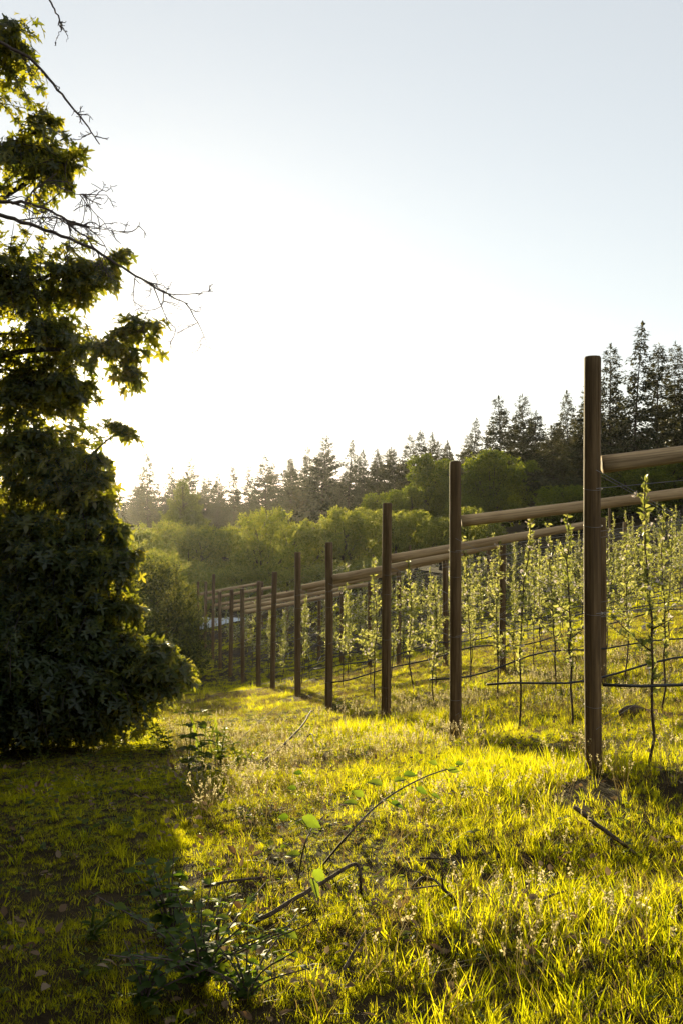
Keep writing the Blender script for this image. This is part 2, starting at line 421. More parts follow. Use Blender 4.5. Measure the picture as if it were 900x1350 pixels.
POST_TOP = [470, 608, 663, 715, 728, 754, 766, 776, 777, 779.5, 757, 767, 767]
RAIL_Y = [612, 687, 737, 763, 775]; RAIL_UP = [.13, .118, .178, .195, .205]
CRACK = {0: (R(-62), 2.1, 2.75, .5), 2: (R(-86), .05, 2.65, 1), 4: (R(-110), .9, 2.2, .4), 5: (R(-75), 1.6, 2.75, .45), 7: (R(-95), .3, 1.5, .4)}
ROW = []
for k, (px, hpx) in enumerate(POST_PX):
    y = 6.5 + 3.0 * k
    x = (px - 450) / F * y; z = Gz(x, y); h = CAMZ + (675 - POST_TOP[k]) / F * y - z
    rz = (.02, -.03, .01, .03, -.02, .02, 0, .03, -.02, .01, 0, .02, 0)[k]
    root = empty('trellis_frame', (x, y, z), rz)
    tag(root, frame_label[k], 'trellis frame', 'trellis end frames of round posts and log rails')
    lx, ly = RAILL * math.cos(rz), RAILL * math.sin(rz)
    g = np.random.default_rng(100 + k)
    p1 = post_mesh(h, .056 + g.normal() * .0025, 10 + k, CRACK.get(k)).build('end_post', M['post'], root, True)
    p1.rotation_euler = (g.normal() * .006, -.004 if k == 0 else g.normal() * .008, g.random() * .05)
    if k == 2: tag(p1, 'end post split by a long dark crack')
    if k == 7: tag(p1, 'greyer weathered end post')
    z2 = Gz(x + lx, y + ly) - z; rh = 2.02 if k else 2.03
    zr1 = CAMZ + (675 - RAIL_Y[k]) / F * y - z if k < 5 else rh + g.normal() * .015
    zr2 = zr1 + (RAIL_UP[k] if k < 5 else .19) * RAILL; h2 = zr2 + .035 - z2
    p2 = post_mesh(h2, .05, 40 + k).build('brace_post', M['post'], root, True); p2.location = (RAILL, 0, z2)
    rl = rail_mb(RAILL - .01, .052 + g.normal() * .002, 70 + k).build('log_rail', M['rail'], root, True)
    rl.location = (.065, .012 + .02 * g.random(), zr1); rl.rotation_euler = (g.random() * 6, -math.atan2(zr2 - zr1, RAILL), 0)
    # brace cable, double strand, both diagonals
    for (za, zb) in ((1.98, .25), (.3, 1.75)):
        for o_ in (-.05, .05):
            m_ = MB(); wire(m_, (.0, o_ * 1.1, za), (RAILL - .05, o_, z2 + zb), 0, .0015)
            m_.build('brace_wire', M['wire'], root)
    nw = 22
    for zc in (.45, 1.05, 1.62, 1.86):
        m_ = MB(); a = np.arange(nw + 1) * 2 * math.pi / nw; rr = .0605
        tube(m_, np.column_stack([rr * np.cos(a), rr * np.sin(a), zc + .012 * np.sin(a)]), .0011, 5, False)
        m_.build('wire_wrap', M['wire'], p1)
    # trellis wires running along the row, over the ground's shape
    for hh in (1.86, 1.05):
        m_ = MB(); xx = np.concatenate([[0], np.arange(RAILL, 34, 3.0)])
        wx = x + xx * math.cos(rz); wy = y + xx * math.sin(rz); wz = G(wx, wy) - z + hh
        P = np.column_stack([xx, np.full(len(xx), -.058), wz]); tube(m_, P, .0019, 5, False)
        m_.build('trellis_wire', M['wire'], root)
    # drip hose hung along the row
    m_ = MB(); xx = np.arange(.04, 30, .25); wx = x + xx * math.cos(rz); wy = y + xx * math.sin(rz)
    base = np.convolve(np.pad(G(wx, wy), 4, mode='edge'), np.ones(9) / 9, 'valid')
    hz = (.56, .47, .47, .45, .42, .45, .42, .45, .4, .4, .4, .4, .4)[k]
    sag = .045 * np.sin(xx * 2.1 + g.random() * 6) + .03 * np.sin(xx * 4.3 + g.random() * 6)
    if k == 0: sag = np.where(xx < 1.2, -.05 * np.sin(xx / 1.2 * math.pi), sag * np.clip(xx - 1.2, 0, 1))
    hose_z = base + hz + sag + (.03, .055, .02)[min(k, 2)] * xx * np.clip(4 - xx, 0, 4) / 4
    x0 = (.04, .25, .35, .0, .1, .3, .0, .2, .1, .1, .1, .1, .1)[k]
    sel = xx >= x0; P = np.column_stack([wx, wy - .075, hose_z])[sel]
    P0 = P[0].copy(); tube(m_, P - P0, .0105, 8)
    hose = m_.build('drip_hose', M['hose'], None, True, P0)
    tag(hose, 'black drip irrigation hose strung low along the ' + (ORD[k] if k else 'nearest') + ' trellis row' + ('' if k == 0 else ' from the camera'), 'hose', 'black drip hoses along the rows')
    for j in range(6, len(P) if k < 9 else 0, 11):
        m_ = MB(); q = P[j] - P0; tl = g.normal() * .03
        tube(m_, [q + [0, -.012, .02], q + [tl, -.018, -.05], q + [tl * 1.8, -.015, -.13 - .05 * g.random()]], .0045, 5)
        m_.build('emitter_tube', M['clip'], hose)
    ROW.append((x, y, rz))

# line posts further along the rows
lp0 = None; used_rows = []
for k, (x, y, rz) in enumerate(ROW):
    for j, s in enumerate((9.0, 17.5, 26.0)):
        s += (k % 3) * 1.1
        px_, py_ = x + s * math.cos(rz), y + s * math.sin(rz)
        if px_ > .343 * py_ + 1.5: continue
        if lp0 is None:
            o = lp0 = post_mesh(2.32, .045, 300).build('wooden_post', M['post'], None, True)
        else:
            o = lp0.copy(); C.objects.link(o)
        o.location = (px_, py_, Gz(px_, py_)); o.rotation_euler = (random.gauss(0, .015), random.gauss(0, .015), random.random() * 6)
        tag(o, 'slim wooden line post among saplings, ' + ORD[j] + ' along the ' + ORD[k] + ' trellis row', 'post', 'line posts standing within the trellis rows')

# ------------------------------------------------------------------ saplings
def make_sapling(seed, h, bushy, lean):
    g = np.random.default_rng(seed)
    zz = np.linspace(-.1, h, 14); f = np.clip(zz / h, 0, 1)
    off = np.cumsum(g.normal(size=(14, 2)) * .012, axis=0); off -= off[1]
    P = np.column_stack([off[:, 0] + lean * f ** 1.5, off[:, 1], zz])
    tr = MB(); tube(tr, P, .0098 * (1 - .72 * f) + .001, 7)
    spur = []; ax = []
    def pt(f_): return np.array([np.interp(f_, f, P[:, c]) for c in range(3)])
    for f_ in np.arange(.28, .985, .026):
        spur.append(pt(f_)); ax.append(np.array([g.normal(), g.normal(), .6]))
    for b in range(bushy):
        f_ = g.uniform(.28, .8); a = g.uniform(0, 6.28); L = g.uniform(.12, .42) * (1.25 - f_)
        p0 = pt(f_); d = np.array([math.cos(a), math.sin(a), g.uniform(.25, .9)]); d /= np.linalg.norm(d)
        q = np.array([p0 + d * L * t + np.array([0, 0, .12 * L * t * t]) for t in (0, .35, .7, 1)])
        tube(tr, q, [.0055, .0045, .0035, .002], 5)
        for t in np.arange(.25, 1.05, .07 / L):
            spur.append(p0 + d * L * t + np.array([0, 0, .12 * L * t * t])); ax.append(d + g.normal(size=3) * .6)
    lf = MB(); bl = MB(); LP, LD, LN, LS = [], [], [], []; BP, BD, BN, BS = [], [], [], []
    for p, a in zip(spur, ax):
        a = a / np.linalg.norm(a)
        m = g.integers(5, 9)
        for q in range(m):
            d = a * .7 + rdir(g, 1)[0] * .9 + [0, 0, .25]
            LP.append(p + g.normal(size=3) * .01); LD.append(d); LN.append(g.normal(size=3) + [0, 0, .8]); LS.append(g.uniform(.032, .066))
        if g.random() < .34:
            c = p + a * .035
            for q in range(g.integers(2, 5)):
                cc = c + g.normal(size=3) * .018; nn = rdir(g, 1)[0] + [0, 0, .4]
                u = norm(np.cross(nn, rdir(g, 1)[0])); v = norm(np.cross(nn, u))
                for e in range(5):
                    an = e * 1.2566; BP.append(cc); BD.append(u * math.cos(an) + v * math.sin(an) + norm(nn) * .25); BN.append(nn); BS.append(g.uniform(.016, .023))
    leaves(lf, OVATE6, LP, LD, LN, LS); leaves(bl, DIAMOND, BP, BD, BN, np.array(BS))
    return tr, lf, bl
protos = []
for i_, (h, b, le) in enumerate([(1.95, 2, .03), (2.1, 7, -.04), (1.9, 11, .05), (2.15, 1, -.02), (1.8, 15, .02), (2.05, 9, -.06), (1.9, 13, 0), (2.2, 6, .05), (1.6, 10, .03)]):
    t_, l_, b_ = make_sapling(500 + i_, h, b, le)
    protos.append((t_.mesh('trunk', M['sapling_bark'], True), l_.mesh('foliage', M['apple']), b_.mesh('blossom', M['blossom'])))
def sapling(x, y, kind, s, rz, label):
    root = empty('apple_sapling', (x, y, Gz(x, y)), rz); root.scale = (s * random.uniform(.9, 1.15), s, s)
    tag(root, label, 'sapling', 'young apple saplings in the trellis rows')
    root.rotation_euler = (random.gauss(0, .03), random.gauss(0, .03), rz)
    for nm, me in zip(('trunk', 'foliage', 'blossom'), protos[kind]):
        o = bpy.data.objects.new(nm, me); C.objects.link(o); o.parent = root
near_xy = {0: [(.36, 0, .98), (.92, 3, 1.03), (1.9, 1, 1.0), (2.9, 2, 1)],
           1: [(.62, 3, .98), (1.12, 1, 1.02), (1.95, 0, 1.0), (2.7, 2, 1), (3.6, 1, 1)],
           2: [(.62, 2, .94), (1.4, 5, 1.0), (2.15, 1, 1.02), (3.0, 2, 1), (3.9, 5, 1), (4.8, 6, 1)]}
nsap = 0
for k, (x, y, rz) in enumerate(ROW):
    lst = near_xy.get(k) or [(s_ + random.uniform(-.15, .15), None, random.uniform(.7, 1.14)) for s_ in np.arange(.7, 30, .52)]
    j = 0
    for s_, kd, sc_ in lst:
        X_ = x + s_ * math.cos(rz); Y_ = y + s_ * math.sin(rz) + random.gauss(0, .04)
        if X_ > .343 * Y_ + 1.2: break
        if kd is None and random.random() < .07: continue
        if kd is None: kd = random.choice([1, 2, 2, 4, 5, 5, 6, 7, 7, 8])
        if j < 20:
            lab = ('slim' if kd in (0, 3) else 'leafy') + ' young apple sapling, ' + ORD[j] + ' from the end post of the ' + ORD[k] + ' trellis row'
        else: lab = 'young apple sapling far up a distant trellis row'
        sapling(X_, Y_, kd, sc_, random.random() * 6.28 if not (k == 0 and j < 2) else (.4, 2.0)[j], lab); j += 1; nsap += 1
assert nsap <= 300, nsap

# ------------------------------------------------------------------ trees
def conifer(seed, h, r, needles='conifer', droop=.25, gap=.0, tip=.06, dens=1.0, base=.06, irr=.3):
    """tapered trunk, whorls of drooping boughs, each bough a fan of needle sprays"""
    g = np.random.default_rng(seed); tr = MB(); lf = MB()
    lean = g.normal(size=2) * .02 * h
    def ax(z): return np.array([lean[0] * (z / h) ** 2, lean[1] * (z / h) ** 2, z])
    tz = np.linspace(-.5, h, 10)
    tube(tr, [ax(max(z, 0)) + [0, 0, min(z, 0)] for z in tz], np.linspace(.009 * h, .006, 10), 7)
    P, D, N, S = [], [], [], []
    nb = int(h * 24); zs = np.sort(g.random(nb) ** .8) * .985
    lump = g.random(12) * 6.28
    for f in zs:
        z = h * (base + f * (.985 - base)); a = g.random() * 6.28
        prof = (1 - f) ** .82 * (1 if f > .12 else .6 + .4 * f / .12)
        prof *= 1 + irr * .6 * math.sin(a * 2 + lump[int(f * 11.9)]) + irr * .4 * math.sin(f * 23 + lump[0])
        if g.random() < gap: continue
        L = r * (max(prof, .03) * g.uniform(1 - irr, 1 + irr * .5) + tip * .4) + .10
        ca, sa = math.cos(a), math.sin(a)
        up = .55 * f - .12 - droop * g.uniform(.3, 1.6)
        p0 = ax(z)
        q = lambda t: p0 + np.array([ca * L * t, sa * L * t, L * (up * t + (.22 if f < .6 else .08) * t * t * t)])
        if L > .5: tube(tr, [q(0), q(.5), q(.95)], [.012 * L + .006, .008 * L + .004, .004], 4, False)
        ns = int(max(8, L * 26 * dens))
        t = np.sqrt(g.random(ns)) * .92 + .08
        side = np.where(g.random(ns) < .5, -1, 1)
        sp = g.uniform(.2, 1.1, ns)
        for tt, sd_, s_ in zip(t, side, sp):
            P.append(q(tt) + g.normal(size=3) * [.04, .04, .10])
            D.append(np.array([ca * (1 - .5 * s_) - sa * sd_ * s_ * .8, sa * (1 - .5 * s_) + ca * sd_ * s_ * .8, up * .6 - g.uniform(-.25, .75)]))
            N.append(g.normal(size=3) * .8 + [0, 0, .6]); S.append((.19 + .09 * L * (1.05 - tt * .6)) * g.uniform(.6, 1.4) * (1 - .35 * f))
        P.append(q(.92)); D.append(np.array([ca, sa, up])); N.append([0, 0, 1.0]); S.append(.3)
    for e in range(7):
        P.append(ax(h * (.94 + .05 * g.random()))); D.append([g.normal() * .5, g.normal() * .5, .8]); N.append([1.0, .2, .1]); S.append(.24)
    P.append(ax(h * .97)); D.append([0, 0, 1.0]); N.append([1.0, 0, 0]); S.append(.035 * h)
    leaves(lf, SPRAY, P, D, N, np.array(S))
    return tr.mesh('trunk', M['bark'], True), lf.mesh('crown', M[needles])

def broadleaf(seed, h, r, mat, n=9000, ls=.17, lobes=16, trunk_h=.25, upright=0., shell=.55, low=.12, tpl=OVATE):
    """trunk, limbs to each lobe, leaves in ragged clumps at twig ends through every lobe's outer shell"""
    g = np.random.default_rng(seed); tr = MB(); lf = MB()
    cs = []
    for i_ in range(lobes):
        f = (i_ + .5) / lobes; zc = h * (low + .12 + (.8 - low) * f)
        rr = r * math.sqrt(max(.05, 1 - ((f - .38) / .68) ** 2)) * g.uniform(.35, .85); a = i_ * 2.4 + g.normal() * .4
        cs.append((np.array([rr * math.cos(a), rr * math.sin(a), zc]), r * g.uniform(.30, .52) * (1.1 - .45 * f)))
    top = np.array([g.normal() * .05 * r, g.normal() * .05 * r, h * trunk_h])
    tube(tr, [[0, 0, -.4], [g.normal() * .03, 0, h * trunk_h * .5], top], [.032 * h, .026 * h, .02 * h], 9)
    for c, rad in cs:
        mid = top * .45 + c * .55 + g.normal(size=3) * .1 * r + [0, 0, .05 * h]
        tube(tr, smooth_path([top, mid, c], 4), np.linspace(.010 * h, .002 * h, 9), 5, False)
    P, D, N, S = [], [], [], []
    per = n // lobes
    for c, rad in cs:
        ntw = max(8, per // 14)
        d = rdir(g, ntw); q = c + d * rad * (shell + (1.05 - shell) * g.random((ntw, 1))) * [1, 1, .9]
        out = norm(d + [0, 0, .5 + upright] + g.normal(size=(ntw, 3)) * .3)
        L = g.uniform(.25, .6, (ntw, 1)) * (.45 * rad + .25)
        for e in range(14):
            t = (e + g.random((ntw, 1))) / 14
            P.append(q + out * L * t + g.normal(size=(ntw, 3)) * .05); D.append(out * .5 + rdir(g, ntw) * .9 - [0, 0, .15])
            N.append(g.normal(size=(ntw, 3)) * .6 + [0, 0, .8]); S.append(g.uniform(.65, 1.25, ntw) * ls * (1.1 - .35 * t[:, 0]))
    P = np.vstack(P); keep = P[:, 2] > .05
    leaves(lf, tpl, P[keep], np.vstack(D)[keep], np.vstack(N)[keep], np.concatenate(S)[keep])
    return tr.mesh('trunk', M['bark'], True), lf.mesh('crown', M[mat])

def plant_tree(name, meshes, loc, sc, rz, label, cat, group):
    root = empty(name, loc, rz); root.scale = sc
    tag(root, label, cat, group)
    for nm, me in zip(('trunk', 'crown'), meshes):
        o = bpy.data.objects.new(nm, me); C.objects.link(o); o.parent = root
    return root

CON = [conifer(1, 14, 3.0), conifer(2, 14, 2.5, droop=.35, irr=.45), conifer(3, 14, 3.6, droop=.15, irr=.5, gap=.06),
       conifer(4, 14, 2.0, droop=.3), conifer(5, 14, 3.2, droop=.45, irr=.35, dens=1.2), conifer(6, 14, 1.5, droop=.6, gap=.12, irr=.6)]
# (apex x, apex y, distance, kind, width factor, label)
front = [
 (775, 500, 66, 4, 1.0, 'dark conifer directly behind the tallest trellis post'),
 (803, 452, 70, 1, 1.0, 'dark broad conifer just right of the tallest post top'),
 (834, 424, 66, 5, 1.0, 'tall narrow ragged conifer with nodding tip, highest on the skyline'),
 (864, 451, 68, 3, 1.15, 'dark spire conifer between the nodding tall one and the frame edge'),
 (889, 449, 72, 1, 1.0, 'dark pointed conifer touching the edge of the frame'),
 (913, 470, 72, 0, 1.0, 'dark conifer mostly cut off by the frame edge'),
 (748, 514, 80, 1, .9, 'slender conifer with open tip left of the tallest post'),
 (730, 560, 62, 4, 1.25, 'drooping green conifer with sunlit side, left of the tallest post'),
 (690, 517, 84, 2, .85, 'ragged twin conifer, the one with the pointed top nearer the slender conifer'),
 (660, 521, 82, 0, 1.1, 'full dark twin conifer above the round deciduous tree'),
 (621, 550, 96, 5, 1.2, 'thin pale conifer seen between the skyline groups'),
 (588, 580, 100, 3, 1.0, 'small dark conifer low in the skyline dip'),
 (606, 590, 104, 2, .8, 'low shadowed conifer filling the skyline dip'),
 (570, 569, 98, 1, .9, 'narrow dark conifer above the bright deciduous tree'),
 (556, 566, 95, 3, 1.1, 'pointed conifer beside the narrow one above the bright deciduous tree'),
 (541, 572, 96, 0, .9, 'medium dark conifer left of the bright deciduous tree top'),
 (522, 588, 96, 2, .9, 'wide shadowed conifer behind the bright deciduous tree'),
 (497, 589, 98, 1, 1.0, 'brown green conifer in the middle of the skyline'),
 (478, 592, 102, 3, 1.0, 'slim conifer in the middle of the skyline'),
 (459, 580, 100, 5, 1.3, 'spiky thin conifer right of the big dark pair'),
 (424, 573, 92, 2, 1.0, 'big dark irregular conifer forming the middle skyline peak'),
 (404, 588, 95, 0, .9, 'dark conifer leaning on the middle skyline peak'),
 (384, 603, 98, 4, .8, 'round shouldered brownish conifer left of the middle peak'),
 (350, 598, 86, 0, .95, 'sunlit golden brown conifer standing in front of the hazy row'),
 (329, 612, 104, 1, .9, 'hazy conifer just left of the golden brown one'),
 (309, 613, 106, 3, 1.1, 'hazy narrow conifer second left of the golden brown one'),
 (290, 620, 108, 2, .8, 'hazy wide conifer third left of the golden brown one'),
 (270, 624, 110, 1, .9, 'faded conifer in the haze beside the bare topped pair'),
 (247, 603, 108, 2, .8, 'faded conifer with bare broken top in the haze'),
 (229, 612, 110, 5, 1.5, 'faded ragged conifer behind the young green pine'),
 (195, 594, 106, 1, 1.05, 'pale misty conifer standing alone near the sun glow'),
 (175, 655, 112, 3, 1.2, 'small misty conifer lowest beside the sun glow'),
 (158, 668, 116, 0, 1.0, 'small misty conifer half hidden by the maple edge'),
 (448, 640, 88, 4, 1.0, 'brown green bushy conifer below the middle skyline peak'),
 (478, 634, 84, 4, 1.1, 'olive conifer just above the old orchard trees'),
]
for (px, py, d, k, wf, lab) in front:
    d *= 1 + .42 * min(1, max(0, (560 - px) / 160))
    p = at(px, py, d); gz = Gz(p[0], p[1]); s = (p[2] - gz) / 14.0
    plant_tree('conifer', CON[k], (p[0], p[1], gz), (s * wf * 1.2, s * wf * 1.2, s), random.random() * 6.28, lab, 'conifer', 'conifers along the forest edge')
back = [(px, 630 + random.uniform(-14, 16) - (px - 300) * .16 * (px > 300), random.uniform(112, 128)) for px in np.arange(290, 800, 23)]
back += [(px, 634 + random.uniform(-16, 16), random.uniform(112, 124)) for px in np.arange(140, 290, 17)]
back += [(px, 655 + random.uniform(-10, 10), random.uniform(100, 106)) for px in np.arange(150, 560, 34)]
back += [(px, 622 + random.uniform(-14, 16), random.uniform(108, 122)) for px in np.arange(-150, 140, 26)]
back += [(px, random.uniform(540, 575), random.uniform(78, 92)) for px in np.arange(705, 960, 20)]
back += [(px, random.uniform(545, 600), random.uniform(80, 100)) for px in (960, 1010, 1060, 1120)]
for (px, py, d) in back:
    d *= 1 + .42 * min(1, max(0, (560 - px) / 160))
    p = at(px, py, d); gz = Gz(p[0], p[1]); s = (p[2] - gz) / 14.0; wf = random.uniform(1.1, 1.9)
    plant_tree('conifer', CON[random.choice([0, 2, 4])], (p[0], p[1], gz), (s * wf, s * wf, s), random.random() * 6.28,
               'shadowed conifer in the back rank filling the dark forest wall', 'conifer', 'back rank conifers of the forest')
PINE = conifer(20, 8, 3.6, 'pine', droop=-.25, irr=.35, dens=1.6, base=.02)
p = at(243, 632, 74); gz = Gz(p[0], p[1])
plant_tree('pine_tree', PINE, (p[0], p[1], gz), ((p[2] - gz) / 8 * .75,) * 2 + ((p[2] - gz) / 8,), 1.0, 'bushy young yellow green pine in front of the hazy conifers', 'pine', None)

BRD = [broadleaf(31, 10, 4.2, 'broadleaf', 30000, .27, 24, .2, 0), broadleaf(32, 10, 3.4, 'broadleaf', 26000, .25, 22, .2, .3)]
for (px, py, d, k, hw, lab) in [
    (563, 598, 76, 1, 40, 'bright yellow green deciduous tree catching the sun below the skyline'),
    (596, 628, 74, 0, 34, 'rounded green deciduous tree right of the bright yellow green one'),
    (650, 594, 70, 0, 48, 'large round dark green deciduous tree with a sunlit top'),
    (696, 606, 72, 1, 34, 'dark deciduous tree leaning against the large round one'),
    (535, 640, 72, 1, 30, 'smaller yellow green deciduous tree left below the bright one'),
    (610, 655, 68, 0, 36, 'low dark deciduous tree behind the second trellis post'),
    (500, 650, 78, 0, 30, 'low deciduous tree above the old orchard band'),
    (745, 640, 60, 0, 50, 'dark deciduous tree left of the tallest trellis post'),
    (830, 610, 62, 0, 60, 'dark deciduous tree filling the shade right of the tallest post'),
    (895, 600, 62, 1, 60, 'dark deciduous tree under the spire conifers at the frame edge')]:
    p = at(px, py, d); gz = Gz(p[0], p[1]); s = (p[2] - gz) / 10.0; wf = hw / F * d / (4.2 if k == 0 else 3.4)
    plant_tree('deciduous_tree', BRD[k], (p[0], p[1], gz), (wf, wf, s), random.random() * 6.28, lab, 'tree', 'deciduous trees at the forest edge')

ORC = [broadleaf(41, 5, 2.4, 'orchard', 9000, .21, 26, .22, .9, .35, .1, OVATE), broadleaf(42, 5, 2.1, 'orchard', 8000, .21, 24, .25, 1.3, .35, .1, OVATE),
       broadleaf(43, 5, 2.7, 'orchard', 10000, .20, 28, .2, .7, .35, .05, OVATE)]
for (px, py, d, k, hw, lab) in [
    (188, 700, 56, 0, 38, 'pale sunlit old apple tree nearest the sun glow'),
    (222, 690, 62, 2, 42, 'frosty lit old apple tree in front of the young pine'),
    (262, 692, 58, 1, 40, 'old apple tree with dusty highlights below the pine'),
    (300, 696, 60, 0, 40, 'old apple tree between the dusty one and the dark limbed one'),
    (345, 674, 52, 2, 44, 'broad yellow green apple tree showing its dark limbs and trunk'),
    (386, 688, 58, 1, 36, 'old apple tree just right of the dark limbed one'),
    (418, 684, 60, 0, 38, 'leafy old apple tree behind the fifth trellis post'),
    (455, 668, 56, 1, 36, 'upright shooted apple tree left of the cracked post'),
    (488, 672, 58, 2, 36, 'old apple tree directly behind the cracked post'),
    (520, 675, 54, 1, 30, 'old apple tree just right of the cracked post'),
    (548, 674, 55, 0, 32, 'old apple tree midway between cracked and smooth posts'),
    (580, 682, 53, 1, 32, 'old apple tree touching the left side of the smooth second post'),
    (614, 668, 52, 1, 28, 'old apple tree with upright shoots right of the second post'),
    (640, 690, 54, 0, 28, 'low old apple tree behind the second log rail'),
    (322, 745, 50, 0, 34, 'dark lower apple tree behind the far trellis rails'),
    (280, 750, 52, 2, 40, 'shaded apple tree above the farthest trellis posts'),
    (440, 745, 50, 2, 40, 'shaded apple tree behind the fourth trellis post'),
    (500, 735, 50, 0, 36, 'shaded low apple tree seen through the cracked post frame'),
    (385, 750, 49, 1, 34, 'shaded low apple tree behind the fifth trellis frame')]:
    p = at(px, py, d); gz = Gz(p[0], p[1]); s = (p[2] - gz) / 5.0; wf = hw / F * d / 2.3 * 1.15
    plant_tree('apple_tree', ORC[k], (p[0], p[1], gz), (wf, wf, s), random.random() * 6.28, lab, 'apple tree', 'old apple trees behind the trellis')

for (px, py, d, k, hw, lab) in [(160, 716, 45, 0, 40, 'apple tree added behind the golden topped bush to shade it, closest to the maple'),  # apple trees added on the bush's sun side to shade it
                                (205, 726, 43, 2, 38, 'apple tree added directly behind the golden topped bush to shade it'),
                                (240, 735, 46, 1, 40, 'apple tree added for shade between the golden topped bush and the rails')]:
    p = at(px, py, d); gz = Gz(p[0], p[1]); s = (p[2] - gz) / 5.0; wf = hw / F * d / 2.3 * 1.3
    plant_tree('apple_tree', ORC[k], (p[0], p[1], gz), (wf, wf, s), random.random() * 6.28, lab, 'apple tree', 'old apple trees behind the trellis')
BSH = broadleaf(51, 3.7, 2.0, 'bush', 15000, .14, 30, .15, .8, .5, .0, OVATE)
p = at(197, 738, 31); gz = Gz(p[0], p[1])
plant_tree('bush', BSH, (p[0], p[1], gz), (.8, .9, (p[2] - gz) / 3.9), .6, 'dense dark bush with a golden sunlit top beside the far posts', 'bush', 'bushes beside the shaded path')
p = at(150, 770, 27); gz = Gz(p[0], p[1])
plant_tree('bush', BSH, (p[0], p[1], gz), (.9, .9, (p[2] - gz) / 3.9), 2.6, 'dark bush tucked between the maple and the golden topped bush', 'bush', 'bushes beside the shaded path')

p = at(236, 792, 33); gz = Gz(p[0], p[1])
plant_tree('bush', BSH, (p[0], p[1], gz), (.52, .6, (p[2] - gz) / 3.9), 4.1, 'low dark bush hiding the feet of the farthest trellis posts', 'bush', 'bushes beside the shaded path')
# pale plastic cover glimpsed beyond the far posts
p = at(296, 815, 47); gz = Gz(p[0], p[1])
mb = MB(); a = np.linspace(0, math.pi, 13); xs_ = np.linspace(-1.9, 1.6, 9)
V = np.array([[x_, -.55 * math.cos(q), .5 * math.sin(q) + .03 * math.sin(x_ * 5)] for x_ in xs_ for q in a])
i = np.arange(8)[:, None] * 13 + np.arange(12)[None]
mb.add(V, np.stack([i, i + 1, i + 14, i + 13], -1).reshape(-1, 4))
for e0 in (0, 8 * 13): mb.F.append((np.arange(13) + e0)[None])
tun = mb.build('row_cover', plain_mat('pale_plastic_sheet', (.62, .68, .75), .4, 0, .08, 3), None, True, (p[0], p[1], gz - .26))
tag(tun, 'low pale blue white plastic row cover glimpsed between the far posts', 'row cover')

